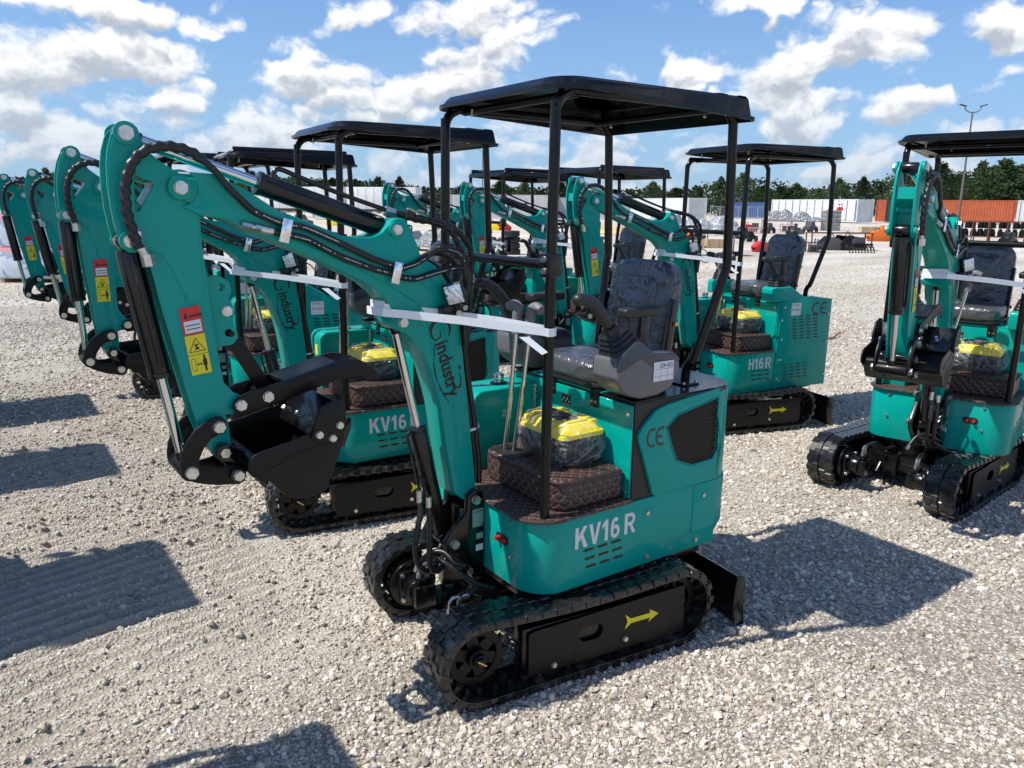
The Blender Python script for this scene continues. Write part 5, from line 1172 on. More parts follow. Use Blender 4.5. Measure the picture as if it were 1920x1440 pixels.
# ------------------------------------------------------------------ toolbox and tape (things of their own)
def make_toolbox():
    t=empty('toolbox'); 
    b=MB(); n=8
    lo=rrect(-.095,.095,-.15,.15,.02,4); hi=rrect(-.112,.112,-.168,.168,.02,4); k=len(lo)
    b.add([(p[0],p[1],.004) for p in lo]+[(p[0],p[1],.125) for p in hi],[tuple(reversed(range(k))),tuple(range(k,2*k))]+[(i,(i+1)%k,k+(i+1)%k,k+i) for i in range(k)])
    for y in(-.09,.09): b.box(.10,.122,y-.022,y+.022,.07,.125)
    bd=b.build('box_body',[DKPL],t,bevel=.003)
    b=MB(); b.prism(rrect(-.117,.117,-.172,.172,.022,5),.125,.147,plane='xy')
    q0=rrect(-.110,.110,-.165,.165,.03,4);q1=rrect(-.080,.080,-.135,.135,.03,4);k=len(q0)
    b.add([(p[0],p[1],.147) for p in q0]+[(p[0],p[1],.182) for p in q1],[tuple(range(k,2*k))]+[(i,(i+1)%k,k+(i+1)%k,k+i) for i in range(k)])
    for y in(-.115,-.072,.072,.115):
        b.obox((.088,y,.163),(1,0,0),(0,1,0),(0,0,1),.020,.012,.020); b.obox((-.088,y,.163),(1,0,0),(0,1,0),(0,0,1),.020,.012,.020)
    b.obox((0,.11,.182),(1,0,0),(0,1,0),(0,0,1),.06,.012,.008); b.obox((0,-.11,.182),(1,0,0),(0,1,0),(0,0,1),.06,.012,.008)
    ld=b.build('lid',[YEL],t,bevel=.004)
    b=MB(); b.box(-.05,.05,-.055,.055,.181,.186); b.tube([(0,-.06,.185),(0,-.055,.198),(0,.055,.198),(0,.06,.185)],.010,8); b.build('handle',[DKPL],ld,bevel=.002)
    # crumpled clear bag
    random.seed(4); b=MB(); L=[]; N=40
    for (z,gx,gy,am) in ((.0,.105,.16,.01),(.03,.135,.185,.022),(.08,.14,.20,.02),(.13,.133,.192,.010),(.165,.125,.182,.010),(.19,.10,.15,.010),(.202,.05,.09,.006)):
        row=[]
        for i in range(N):
            a=2*PI*i/N; c_,s_=math.cos(a),math.sin(a); e=.55
            x=gx*math.copysign(abs(c_)**e,c_); y=gy*math.copysign(abs(s_)**e,s_); r=1+random.uniform(-am,am)*4
            row.append((x*r,y*r,z+random.uniform(-.4,.4)*am))
        L.append(row)
    vs=[p for r in L for p in r]; fs=[]
    for k in range(len(L)-1):
        for i in range(N):
            j=(i+1)%N; fs.append((k*N+i,k*N+j,(k+1)*N+j,(k+1)*N+i))
    fs.append(tuple((len(L)-1)*N+i for i in range(N)))
    b.add(vs,fs); b.build('plastic_bag',[FILM],t,ang=180)
    return t
def make_strap():
    b=MB(); w=.0155
    def rib(pts,w=w,n=5):
        P=[Vector(p) for p in pts]; vs=[];m=len(P)
        for i,p in enumerate(P):
            tl=math.sin(i*1.7)*.004
            vs+=[p+Vector((0,0,w+tl*.2)),p-Vector((0,0,w-tl*.2))]
        b.add(vs,[(2*i,2*i+1,2*i+3,2*i+2) for i in range(m-1)])
    yl,yr=YC+HB+.004,YC-HB-.004
    A=(1.036,yl+.001,1.535)
    rib([(1.036,yr,1.53),(1.040,YC,1.532),A,(.98,.085,1.530),(.80,.22,1.508),(.545,.412,1.468),(.533,.4225,1.466),(.51,.4235,1.465),(.490,.413,1.465),(.485,.395,1.466),(.497,.372,1.468),(.62,.21,1.492),(.745,.075,1.508),(.785,yl+.003,1.515),(.93,yl+.002,1.538),(1.028,yl+.001,1.552)])
    rib([(1.026,yl,1.56),(1.03,YC,1.558),(1.02,yr,1.555),(.90,yr,1.55),(.75,yr-.002,1.545)])
    # loose tail hanging under the band
    vs=[(.60,.388,1.452),(.635,.372,1.452),(.565,.425,1.385),(.545,.435,1.395)]
    b.add(vs,[(0,1,2,3)])
    o=b.build('tape_strap',[TAPE],smooth=False,split=False)
    o.modifiers.new('thickness','SOLIDIFY').thickness=.0008
    return o
# ------------------------------------------------------------------ build two kinds and copy
def make_machine(kv):
    root=empty('mini_excavator'); make_under(root); make_body(root,kv); make_roof(root); G=make_front(root); return root,G
KVR,KVG=make_machine(True)
HR,HG=make_machine(False)
TB=make_toolbox(); ST=make_strap()
KIDS={}
for o in list(S.objects):
    if o.parent: KIDS.setdefault(o.parent,[]).append(o)
def clone(root,G,skip=()):
    mp={}
    def rec(o,par):
        if skip and o.name.split('.')[0] in skip: return None
        c=o.copy(); S.collection.objects.link(c); mp[o]=c
        if par: c.parent=par
        for ch in KIDS.get(o,[]): rec(ch,c)
        return c
    r=rec(root,None); return r,[(mp[g[0]],)+tuple(g[1:]) for g in G if g[0] in mp]
KG='green mini excavators standing in rows on the gravel'
FLEET=[# kind,x,y,yaw,slew,boom,arm,canopy dz, label, short
('KV',0,0,0,0,0,0,0,'nearest green mini excavator, with KV16R lettering and a handwritten lot tag on its grey console','nearest excavator'),
('KV',-.015,-1.954,-3.05,2.2,1.40,5.0,0,'green KV16R mini excavator behind the nearest one, its lettering showing beside the near bucket','excavator directly behind the nearest one'),
('H',-.035,-4.10,-6.5,-1.0,0,0,-.055,'green mini excavator with green square consoles, third from the camera in the left row','third excavator of the left row'),
('H',.08,-5.97,-1.2,-.35,.1,1.2,.02,'farthest green mini excavator of the left row, only its arm and canopy edge showing','farthest excavator of the left row'),
('H',-3.575,-1.892,-9.45,-1.0,-.5,-.13,.05,'green H16R mini excavator with slotted square side panel and large CE mark','H16R excavator behind the nearest one'),
('H',-3.93,-4.26,-1.9,-5.4,-.38,.3,-.05,'green mini excavator behind the H16R one, seen between the nearest canopy posts','excavator seen between the nearest canopy posts'),
('H',-3.60,-5.62,-1.5,3.6,0,0,-.07,'farthest green mini excavator of the middle row, beside the stack of tyres','farthest excavator of the middle row'),
('H',-3.528,.02,15.8,-3.3,.2,-.4,.025,'green mini excavator at the right edge, facing the camera with bucket over its tracks','excavator at the right edge'),
('KV',3.37,.12,0,0,0,0,0,None,'z0'),('KV',3.55,-1.97,1,0,0,0,0,None,'z1'),('H',3.55,-4.25,0,0,0,0,0,None,'z2'),('H',3.45,-6.15,0,0,0,0,0,None,'z3')]
FAR={'skirt_bolt','latch_bolt','motor_bolt','foot_bolt','roof_bolt','panel_bolt','lid_chain','cutter_bolt','hose_fitting','split_pin','sticker_lines','plate_lines','ce_small','danger_text','lamp_bolt','fitting_slot','grease_fitting','lid_latch','seat_rail','sticker','rating_text','label_text','qc_sticker'}
OUTSIDE=FAR|{'bolt','pin_bolt','link_bolt','thumb_bolt','warning_pictogram','warning_sticker','danger_sticker','danger_text_box','maker_emblem','maker_lettering','model_lettering','ce_mark','vent_slots','arrow_marking','bracket_bolt','clamp_bolt','hose_clip','lamp_bracket','lamp_cable','mesh_grille','weld_line','rating_plate','tag_lines','lot_number','lot_tag','track_roller','motor_hose','fuel_sticker','control_pattern_sticker','hose_coupling'}
used={'KV':False,'H':False}; SC=KIDS
zlab=['excavator outside the left edge throwing the lowest canopy shadow','excavator outside the left edge throwing the second lowest canopy shadow','excavator outside the left edge throwing the second highest canopy shadow','excavator outside the left edge throwing the highest canopy shadow']
first_t=first_s=True
for (k,x,y,a,sl,th,ph,cz,lab,short) in FLEET:
    if not used[k]: used[k]=True; r,G=(KVR,KVG) if k=='KV' else (HR,HG)
    else:
        sk=FAR if short[0]!='z' and (y<-4 or k=='x') else (OUTSIDE if short[0]=='z' else ())
        r,G=clone(KVR,KVG,sk) if k=='KV' else clone(HR,HG,sk)
    r.location=(x,y,0); r.rotation_euler.z=R(a); pose(G,R(sl),R(th),R(ph))
    if short.endswith('right edge'):
        tw=Matrix.Rotation(R(-a),4,'Z')@Vector((.125,-.085,0)); ex=Matrix.Translation(tw)@Matrix.Rotation(R(-3.5),4,'Z')
        for c in r.children:
            if c.name.split('.')[0] in('track','undercarriage_frame','dozer_blade'): c.matrix_basis=ex@c.matrix_basis
    for c in r.children:
        if c.name.startswith(('canopy_roof',)): c.location.z=cz
        elif c.name.startswith('canopy_hoop'): c.location.z=cz*.0; c.scale.z=1.0
    if short[0]=='z' : lab=zlab[int(short[1])]
    tag(r,lab,'excavator',KG)
    if short[0]=='z': continue
    Mx=Matrix.Translation((x,y,0))@Matrix.Rotation(R(a),4,'Z')
    if first_t: t=TB; first_t=False
    else: t,_=clone(TB,[])
    t.matrix_world=Mx@Matrix.Translation((.235,.125,.846)); tag(t,f'bagged yellow-lidded toolbox on the {short}','toolbox','bagged toolboxes on the excavators')
    if first_s: t=ST; first_s=False
    else: t=ST.copy(); S.collection.objects.link(t)
    dz=th*.0
    K=Matrix.Translation(KP)@Matrix.Rotation(R(sl)*.5,4,'Z')@Matrix.Translation(-KP)
    t.matrix_world=Mx@K; tag(t,f'white tape on the boom of the {short}','tape','white tapes tying booms to posts')
# ------------------------------------------------------------------ background yard
BG=json.loads('''{"white_open":[-89.9,-61.09,1.28,16.84],"orange1":[-96.18,-53.69,1.64,3.85],"orange2":[-99.89,-46.24,2.04,10.48],"white_r":[-102.4,-36.58,2.05,8.56],"dark1":[-94.64,-51.72,1.82,3.05],"blue":[-100.62,-80.44,2.21,6.29],"white_c":[-75.22,-74.95,1.18,20.46],"white_b":[-68.7,-80.7,2.34,10.23],"office":[-59.14,-88.56,2.26,14.99],"tr1":[-34.52,-100.8,2.23,13.23],"tr2":[-42.38,-91.68,2.32,9.53],"door":[-32.45,-85.19,2.53,3.4],"lift":[-41.56,-22.84],"table_r":[-30.6,-18.28,2.53,2.84],"att":[-30.28,-18.5],"att2":[-31.08,-17.95],"stack":[-57.28,-36.27],"table_p":[-55.26,-38.89,2.11,4.89],"pile":[-21.84,-18.28,2.53,2.28],"boxes":[-26.71,-22.2],"redm":[-26.1,-18.97],"tires":[-15.37,-22.77],"barrier":[-32.84,-36.21,1.81,3.01],"rack1":[-45.37,-19.58,1.86,1.6],"rack2":[-45.94,-17.97,1.91,1.72],"pallet":[1.35,-19.29],"pallet2":[1.97,-19.23],"wrap":[-13.16,-25.53,1.91,3.43],"wrap2":[-13.26,-29.72,1.85,1.59],"yell":[-23.74,-62.01],"redy":[-31.36,-46.98],"yeng":[-30.6,-47.5],"tarp":[-41.97,-40.82,1.99,3.86],"hose":[-8.12,-4.01,2.92,0.79],"bit":[-8.23,-4.35],"pole1":[-78.15,-36.38],"pole2":[-81.22,-128.02],"crate":[-56.19,-32.15],"cones":[[-56.95,-36.5],[-57.54,-36.09],[-58.17,-36.26]],"redm2":[-46.72,-36.3],"truck":[-43.28,-56.96,2.53,3.02],"white_t":[-47.31,-46.85,1.96,3.7],"fence":[-91.73,-74.44,2.28,8.07],"misc":[[-46.36,-34.12],[-49.03,-34.7],[-47.25,-32.28],[-50.68,-33.55],[-42.18,-33.37],[-44.58,-34.14],[-31.74,-28.44],[-31.47,-27.42]],"trees":[[10.7,-212.0,8.1],[6.6,-188.4,5.3],[3.7,-191.3,5.4],[1.0,-213.1,7.8],[-1.7,-188.6,8.1],[-6.2,-201.9,6.9],[-9.4,-193.0,5.8],[-11.7,-175.1,8.1],[-15.6,-188.7,8.7],[-19.4,-194.8,8.8],[-21.3,-185.9,5.7],[-23.3,-173.6,6.0],[-28.5,-184.9,6.6],[-30.7,-179.0,7.1],[-31.2,-160.0,6.4],[-37.0,-166.9,6.7],[-35.6,-148.1,6.7],[-45.6,-174.5,6.3],[-45.5,-156.7,8.0],[-47.1,-149.2,7.6],[-55.5,-161.2,7.4],[-58.0,-157.8,6.2],[-61.6,-155.0,7.1],[-59.5,-138.7,6.4],[-65.7,-141.9,7.1],[-77.5,-156.2,7.8],[-79.4,-149.6,5.0],[-83.9,-148.0,5.5],[-81.2,-135.1,6.4],[-82.8,-130.9,4.1],[-90.1,-135.0,6.8],[-88.4,-124.0,6.8],[-100.9,-135.3,5.1],[-88.9,-113.4,6.3],[-93.8,-112.7,5.1],[-104.2,-119.7,5.5],[-115.1,-127.0,5.3],[-100.0,-105.1,4.2],[-109.3,-110.1,6.7],[-116.4,-110.7,5.6],[-129.5,-116.8,6.2],[-121.6,-103.8,7.6],[-127.9,-103.5,8.6],[-118.0,-90.5,5.9],[-126.2,-93.1,5.9],[-128.7,-91.5,6.4],[-136.3,-91.6,5.6],[-149.2,-95.9,7.9],[-144.0,-87.3,8.0],[-161.0,-93.5,7.2],[-154.9,-84.9,10.9],[-152.1,-79.3,9.9],[-145.4,-72.9,10.0],[-175.2,-84.0,9.5],[-166.9,-76.0,11.2],[-171.8,-74.0,11.7],[-178.3,-73.1,11.1],[-183.9,-71.5,11.1],[-190.9,-69.6,15.9],[-182.4,-63.3,11.4],[-168.4,-55.9,10.5],[-177.7,-55.4,13.3],[-176.5,-52.3,10.5],[-197.5,-55.2,13.5],[-191.3,-50.4,12.7]],"wood":[[25.6,-238.1,6.9],[23.6,-238.6,6.9],[22.2,-240.5,7.0],[22.5,-264.6,7.5],[18.4,-232.1,6.8],[16.6,-226.4,6.7],[15.9,-239.7,7.1],[14.8,-261.0,7.6],[11.0,-229.6,6.9],[9.8,-255.2,7.5],[8.0,-251.3,7.5],[5.9,-247.0,7.4],[3.9,-239.6,7.2],[1.9,-217.8,6.8],[-0.6,-244.1,7.4],[-2.4,-225.9,7.0],[-4.8,-223.7,7.0],[-7.3,-223.7,7.1],[-9.1,-220.2,7.2],[-10.4,-216.0,7.2],[-11.6,-206.9,7.0],[-14.6,-219.6,7.5],[-15.2,-208.0,7.3],[-17.5,-205.5,7.3],[-22.3,-234.0,8.1],[-21.9,-213.2,7.4],[-22.5,-197.6,7.0],[-28.2,-229.1,7.8],[-27.2,-203.7,7.1],[-29.1,-202.0,7.0],[-35.5,-224.8,7.6],[-34.6,-208.8,7.3],[-35.5,-203.5,7.3],[-39.9,-212.6,7.8],[-39.0,-198.3,7.5],[-41.3,-198.8,7.3],[-46.5,-210.8,7.3],[-45.7,-197.9,6.7],[-46.6,-194.3,6.3],[-50.3,-197.1,6.5],[-53.3,-199.0,6.9],[-57.3,-204.0,7.3],[-54.5,-187.0,7.0],[-58.7,-191.2,7.4],[-57.4,-178.0,7.3],[-63.2,-186.9,7.7],[-69.8,-198.3,8.1],[-67.3,-185.7,7.7],[-67.1,-179.2,7.5],[-70.1,-179.3,7.6],[-67.6,-166.0,7.2],[-82.1,-192.6,7.9],[-74.4,-168.4,7.0],[-76.4,-166.8,6.8],[-76.0,-161.0,6.4],[-79.2,-163.5,6.3],[-90.7,-182.1,6.6],[-92.4,-180.4,6.3],[-82.4,-157.5,5.6],[-97.2,-181.2,6.2],[-85.4,-153.7,5.4],[-91.1,-158.0,5.4],[-98.7,-166.7,5.6],[-106.9,-176.2,5.8],[-102.1,-163.8,5.5],[-99.2,-154.5,5.4],[-114.0,-171.9,6.1],[-99.9,-146.3,5.7],[-112.8,-160.0,6.1],[-114.7,-158.3,6.1],[-109.8,-148.0,5.8],[-107.2,-140.6,5.7],[-111.4,-142.1,5.7],[-127.5,-158.9,6.1],[-116.4,-141.1,5.4],[-134.2,-158.1,5.8],[-132.6,-151.4,5.8],[-129.9,-144.9,5.7],[-121.3,-131.6,5.5],[-133.0,-140.4,5.9],[-139.9,-144.0,6.2],[-129.6,-130.7,5.8],[-134.0,-131.0,5.8],[-130.4,-124.7,5.7],[-143.7,-134.4,6.0],[-138.7,-127.3,6.0],[-137.1,-123.2,6.5],[-159.4,-139.2,8.0],[-148.9,-126.2,7.9],[-148.1,-123.1,8.0],[-150.9,-122.4,8.3],[-162.7,-128.4,9.0],[-157.9,-121.0,8.3],[-171.5,-128.8,8.1],[-152.8,-111.2,6.8],[-169.1,-120.7,6.9],[-179.9,-124.9,6.5],[-159.8,-108.8,5.9],[-171.9,-114.5,6.6],[-174.4,-112.9,7.2],[-167.2,-105.6,7.3],[-179.5,-110.4,7.9],[-170.2,-101.6,7.7],[-176.7,-103.4,8.1],[-181.6,-103.9,8.6],[-191.1,-107.2,9.3],[-171.6,-93.4,8.9],[-176.6,-93.3,9.2],[-190.9,-98.8,9.9],[-184.1,-92.9,9.7],[-206.6,-101.6,11.0],[-186.3,-89.5,10.3],[-187.6,-87.9,10.1],[-213.7,-97.2,10.7],[-201.2,-88.7,10.2],[-202.8,-86.8,10.9],[-194.8,-81.2,11.1],[-216.0,-88.5,12.1],[-227.9,-91.4,12.7],[-216.6,-84.4,12.2],[-209.0,-78.8,11.8],[-207.6,-76.7,11.7],[-207.0,-74.5,11.7],[-230.3,-81.1,12.8],[-217.6,-74.6,12.1],[-226.4,-75.9,12.5],[-215.2,-69.5,11.9],[-240.7,-75.4,13.1],[-233.9,-71.1,12.7],[-218.8,-64.4,12.0],[-255.7,-73.3,13.7],[-237.4,-65.7,12.8],[-255.5,-68.8,13.6],[-230.0,-60.4,12.3],[-250.9,-63.6,13.2],[-248.4,-60.6,12.9],[-250.1,-59.6,12.9],[-233.5,-53.6,12.1],[-271.4,-60.6,13.7],[-235.1,-50.9,12.0],[-263.6,-55.8,13.2],[-243.5,-49.3,12.2],[-248.7,-48.3,12.4]]}''')
def paint(name,col,rough=.55,var=.12): return mat(name,col,rough,var=var,varscale=1.2,spec=.3)
CW=paint('white_container_paint',(.62,.64,.64)); CO=paint('rust_orange_container_paint',(.42,.105,.045),.6,.18); CB=paint('blue_container_paint',(.055,.12,.26)); POLEM=paint('weathered_brown_pole',(.13,.11,.095)); CG=paint('grey_trailer_skin',(.42,.43,.44)); CK=paint('charcoal_container_paint',(.05,.05,.055))
WOODM=paint('pale_wood',(.50,.38,.24),.8,.2); RUST=paint('rusty_steel',(.14,.065,.04),.8,.3); GREYM=paint('grey_machinery',(.07,.07,.075)); ORG=paint('orange_paint',(.62,.14,.02)); REDM=paint('red_paint',(.5,.03,.03)); GLS=mat('dark_window',(.02,.025,.03),.1)
GALV=paint('galvanised_steel',(.38,.39,.40)); TYRE=mat('tyre_rubber',(.03,.03,.03),.8,bump=(12,.02,.6)); CLOTH=paint('faded_cloth',(.45,.30,.32)); CONC=paint('yellowed_concrete_block',(.5,.42,.22),.85,.2)
WRAP=mat('stretch_wrap',(.34,.36,.38),.25,coat=.6,fn=_crinkle(3.5,.10),coatr=.1); WRAPD=mat('grey_stretch_wrap',(.20,.21,.22),.3,coat=.7,fn=_crinkle(4,.08),coatr=.1)
PRINT=mat('printed_carton',(.6,.6,.6),.6)
def _print(t,p,tc):
    s=t.new('ShaderNodeSeparateXYZ'); t.put(s.inputs[0],tc); n=t.noise(tc,2.2,3,.6); band=t.m('GREATER_THAN',s.outputs[2],.62)
    c=t.ramp(n,[(0,(.55,.62,.70)),(.42,(.62,.68,.74)),(.5,(.30,.42,.55)),(.58,(.55,.40,.32)),(.7,(.75,.76,.76))],'CONSTANT'); t.put(p.inputs['Base Color'],t.mix(band,c,(.72,.30,.36)))
PRINT=mat('printed_cartons',(.6,.6,.6),.55,fn=_print)
def container(name,data,m,H=2.9,Wd=2.44,L=None,style='corr',label='',group=None,cat='container',door='r'):
    x,y,a,l=data; L=L or l; root=empty(name,(x,y,0),a)
    b=MB(); hw=Wd/2; z0=.14
    n=int(L/.14)*2
    # long sides, corrugated; side facing the camera is at -y or +y, both are built
    for s,yy in((-1,0.0),(1,Wd)):
        pts=[]
        k=int((L-.3)/.28)
        for i in range(k):
            xs=-L/2+.15+i*(L-.3)/k; w=(L-.3)/k; pts+=[(xs,0),(xs+w*.32,0),(xs+w*.5,1),(xs+w*.82,1)]
        pts.append((L/2-.15,0)); d=.036 if style=='corr' else .02
        lo=[(p[0],yy-s*p[1]*d,z0+.12) for p in pts]; hi=[(p[0],yy-s*p[1]*d,H-.10) for p in pts]; m_=len(pts)
        b.add(lo+hi,[(i,i+1,m_+i+1,m_+i) if s<0 else (i+1,i,m_+i,m_+i+1) for i in range(m_-1)])
    wl=b.build('side_wall',[CG if style=='doors' else m],root,smooth=False)  # behind doors the wall is grey, painting shadow lines between the white panels
    b=MB(); b.box(-L/2+.02,L/2-.02,.04,Wd-.04,H-.09,H-.03); b.build('roof',[m],root)
    b=MB()
    for sx in(-1,1):
        for yy in(.075,Wd-.075): b.box(sx*L/2-.075,sx*L/2+.075,yy-.075,yy+.075,z0,H)
    for yy in(.04,Wd-.04):
        b.box(-L/2+.075,L/2-.075,yy-.04,yy+.04,H-.11,H-.01); b.box(-L/2+.075,L/2-.075,yy-.04,yy+.04,z0,z0+.13)
    for sx in(-1,1): b.box(sx*L/2-.04,sx*L/2+.04,.15,Wd-.15,H-.13,H-.012); b.box(sx*L/2-.04,sx*L/2+.04,.15,Wd-.15,z0,z0+.13)
    b.build('corner_frame',[m],root)
    for sx in(-1,1):
        b=MB(); k=int((Wd-.3)/.22)
        for i in range(k):
            y0=.15+i*(Wd-.3)/k; w=(Wd-.3)/k; b.box(sx*(L/2-.05)-.012,sx*(L/2-.05)+.012,y0,y0+w*.55,z0+.1,H-.1); b.box(sx*(L/2-.07)-.012,sx*(L/2-.07)+.012,y0+w*.55,y0+w,z0+.1,H-.1)
        b.build('end_wall',[m],root,smooth=False)
    if style=='doors':
        k=max(2,int(L/1.45)); w=(L-.4)/k
        for i in range(k):
            xs=-L/2+.2+i*w
            b=MB(); 
            for (z_a,z_b) in((.42,.98),(1.06,1.62),(1.70,2.25),(2.33,2.66)):
                b.box(xs+.10,xs+w-.10,-.065,-.045,z_a,z_b)
            b.box(xs+.04,xs+w-.04,-.045,-.022,.3,H-.14)
            dr=b.build('side_door',[m],root,bevel=.008,seg=1)
            b=MB()
            for q in(.06,w-.06): b.cyl((xs+q,-.075,.3),(xs+q,-.075,H-.16),.02,n=6)
            b.build('lock_bar',[GALV],dr)
    if style=='office':
        for q in(.55,.68,.2):
            b=MB(); b.box(-L/2+L*q,-L/2+L*q+1.0,-.03,-.012,1.35,2.15); wn=b.build('window',[GLS],root)
            b=MB(); 
            for (a0,a1,b0,b1) in ((-.05,1.05,1.29,1.35),(-.05,1.05,2.15,2.21),(-.05,0,1.35,2.15),(1.0,1.05,1.35,2.15),(.48,.52,1.35,2.15)): b.box(-L/2+L*q+a0,-L/2+L*q+a1,-.045,-.012,b0,b1)
            b.build('window_frame',[CW],wn)
    tag(root,label,cat,group); return root
container('shipping_container',BG['white_open'],CW,style='doors',label='long white container whose side is a row of panelled doors',group='shipping containers along the yard edge')
container('shipping_container',BG['orange1'],CO,label='short stretch of rust orange container beside the white many-doored one',group='shipping containers along the yard edge')
container('shipping_container',BG['dark1'],CK,label='charcoal container in the gap between the two rust orange ones',group='shipping containers along the yard edge')
container('shipping_container',BG['orange2'],CO,label='long rust orange corrugated container behind the black racks at far right',group='shipping containers along the yard edge')
container('shipping_container',BG['white_r'],CW,label='white container cut off by the right edge of the picture',group='shipping containers along the yard edge')
container('shipping_container',BG['blue'],CB,H=2.6,label='blue container farther back by the fence',group='shipping containers along the yard edge')
container('shipping_container',BG['white_c'],CW,label='white container with its grey end towards the wrapped pile',group='shipping containers along the yard edge')
container('shipping_container',BG['white_b'],CG,label='grey container left of the white one with the grey end',group='shipping containers along the yard edge')
container('shipping_container',BG['door'],CW,H=2.4,label='small white container below the parked semi trailers',group='shipping containers along the yard edge')
container('office_trailer',BG['office'],CG,H=3.2,style='office',label='long grey site office trailer with small windows',cat='office trailer')
def semi(data,label):
    x,y,a,L=data; root=empty('semi_trailer',(x,y,0),a)
    b=MB(); b.box(-L/2,L/2,0,2.5,1.15,3.95); b.build('cargo_box',[CW],root,bevel=.06)
    b=MB()
    for i in range(int(L/1.1)): b.box(-L/2+.5+i*1.1,-L/2+.54+i*1.1,-.018,0,1.25,3.85)
    b.build('wall_rib',[GALV],root)
    b=MB(); b.box(-L/2+.3,L/2-.3,.5,2.0,.85,1.14); b.box(-L/2+2.4,-L/2+2.55,.3,.45,.1,.9); b.box(-L/2+2.4,-L/2+2.55,2.0,2.15,.1,.9); b.build('chassis',[GREYM],root)
    for q in(L/2-1.3,L/2-2.6):
        for yy in(.15,2.1):
            b=MB(); b.cyl((q,yy,.5),(q,yy+.3,.5),.5,n=20); w=b.build('wheel',[TYRE],root,bevel=.04); b=MB(); b.cyl((q,yy-.01,.5),(q,yy+.31,.5),.26,n=16); b.build('rim',[GALV],w)
    tag(root,label,'trailer','semi trailers parked along the yard')
semi(BG['tr1'],'left white semi trailer seen through the canopy posts'); semi(BG['tr2'],'right white semi trailer seen through the canopy posts')
def place(o,p,rz=0): o.location=(p[0],p[1],0); o.rotation_euler.z=rz; return o
VA=R(-124.8)  # view azimuth, far things face back along it
FX=VA+PI/2    # local x to the right when local -y faces the camera is VA-90; used for rows
def table(data,label,h=.85,m=RUST,top=RUST,wd=.9,legs=4,name='work_table'):
    x,y,a,L=data; root=empty(name,(x,y,0),a)
    b=MB(); b.box(-L/2,L/2,0,wd,h-.05,h); b.build('table_top',[top],root,bevel=.01)
    for i in range(legs//2):
        for yy in(.04,wd-.04):
            q=-L/2+.05+i*(L-.1)/(legs//2-1)
            b=MB(); b.box(q-.025,q+.025,yy-.025,yy+.025,0,h-.05); b.build('leg',[m],root)
    tag(root,label,'table','tables of goods across the yard'); return root
def lump(name,data,z0,h,wd,m,label,cat,seed=1,group=None,n=34):
    rnd=random.Random(seed); x,y,a,L=data; b=MB(); nx_=n;ny_=12;vs=[]
    hs=[[0]*ny_ for _ in range(nx_)]
    bl=[(rnd.uniform(-L/2,L/2),rnd.uniform(.1,wd-.1),rnd.uniform(.2,.45)*L/2,rnd.uniform(.5,1)) for _ in range(7)]
    for i in range(nx_):
        for j in range(ny_):
            px=-L/2+L*i/(nx_-1);py=wd*j/(ny_-1); e=min(i,nx_-1-i,4)/4*min(j,ny_-1-j,2)/2
            v=max([q[3]*max(0,1-((px-q[0])/q[2])**2) for q in bl]); vs.append((px,py,z0+h*(.35+.65*v)*min(1,e*1.6)+rnd.uniform(-.02,.02)*min(e*2,1)))
    fs=[(i*ny_+j,(i+1)*ny_+j,(i+1)*ny_+j+1,i*ny_+j+1) for i in range(nx_-1) for j in range(ny_-1)]
    o=b.add(vs,fs).build(name,[m],ang=60); o.location=(x,y,0); o.rotation_euler.z=a; tag(o,label,cat,group); return o
table(BG['pile'],'grey table under the big plastic-wrapped pile right of centre',h=.95,m=GALV,top=GALV)
lump('wrapped_goods',BG['pile'],.955,.62,.9,WRAP,'large heap under clear plastic on the grey table behind the H16R excavator','wrapped goods',3)
table(BG['table_p'],'long low table below the white container carrying wrapped parts',h=.75,wd=1.0,legs=6)
lump('wrapped_goods',BG['table_p'],.755,.95,1.0,WRAPD,'row of grey parts under plastic in front of the many-doored container','wrapped goods',8)
table(BG['table_r'],'long rusty frame table behind the grey attachments',h=.8,legs=4,wd=.8)
lump('wrapped_goods',BG['wrap'],.22,.75,1.2,WRAPD,'grey wrapped stack on a brown pallet behind the left row','wrapped goods',5)
lump('wrapped_goods',BG['tarp'],.05,1.0,2.0,WRAP,'pale plastic-covered mound behind the middle row','wrapped goods',11)
lump('wrapped_goods',BG['white_t'],.05,1.35,2.0,WRAP,'tall whitish covered load left of the plastic-covered mound','wrapped goods',15)
def pallet(data,label,L=None):
    x,y,a,l=data; L=L or l; root=empty('pallet',(x,y,0),a); b=MB()
    for i in range(6): b.box(-L/2,L/2,.02+i*.22,.12+i*.22,.19,.215)
    for i in range(6): b.box(-L/2,L/2,.02+i*.22,.12+i*.22,0,.022)
    b.build('deck_board',[WOODM],root)
    for q in(-L/2+.05,0,L/2-.05):
        b=MB(); b.box(q-.05,q+.05,.02,1.22,.022,.19); b.build('stringer',[WOODM],root)
    tag(root,label,'pallet'); return root
pallet(BG['wrap'],'brown pallet under the grey wrapped stack')
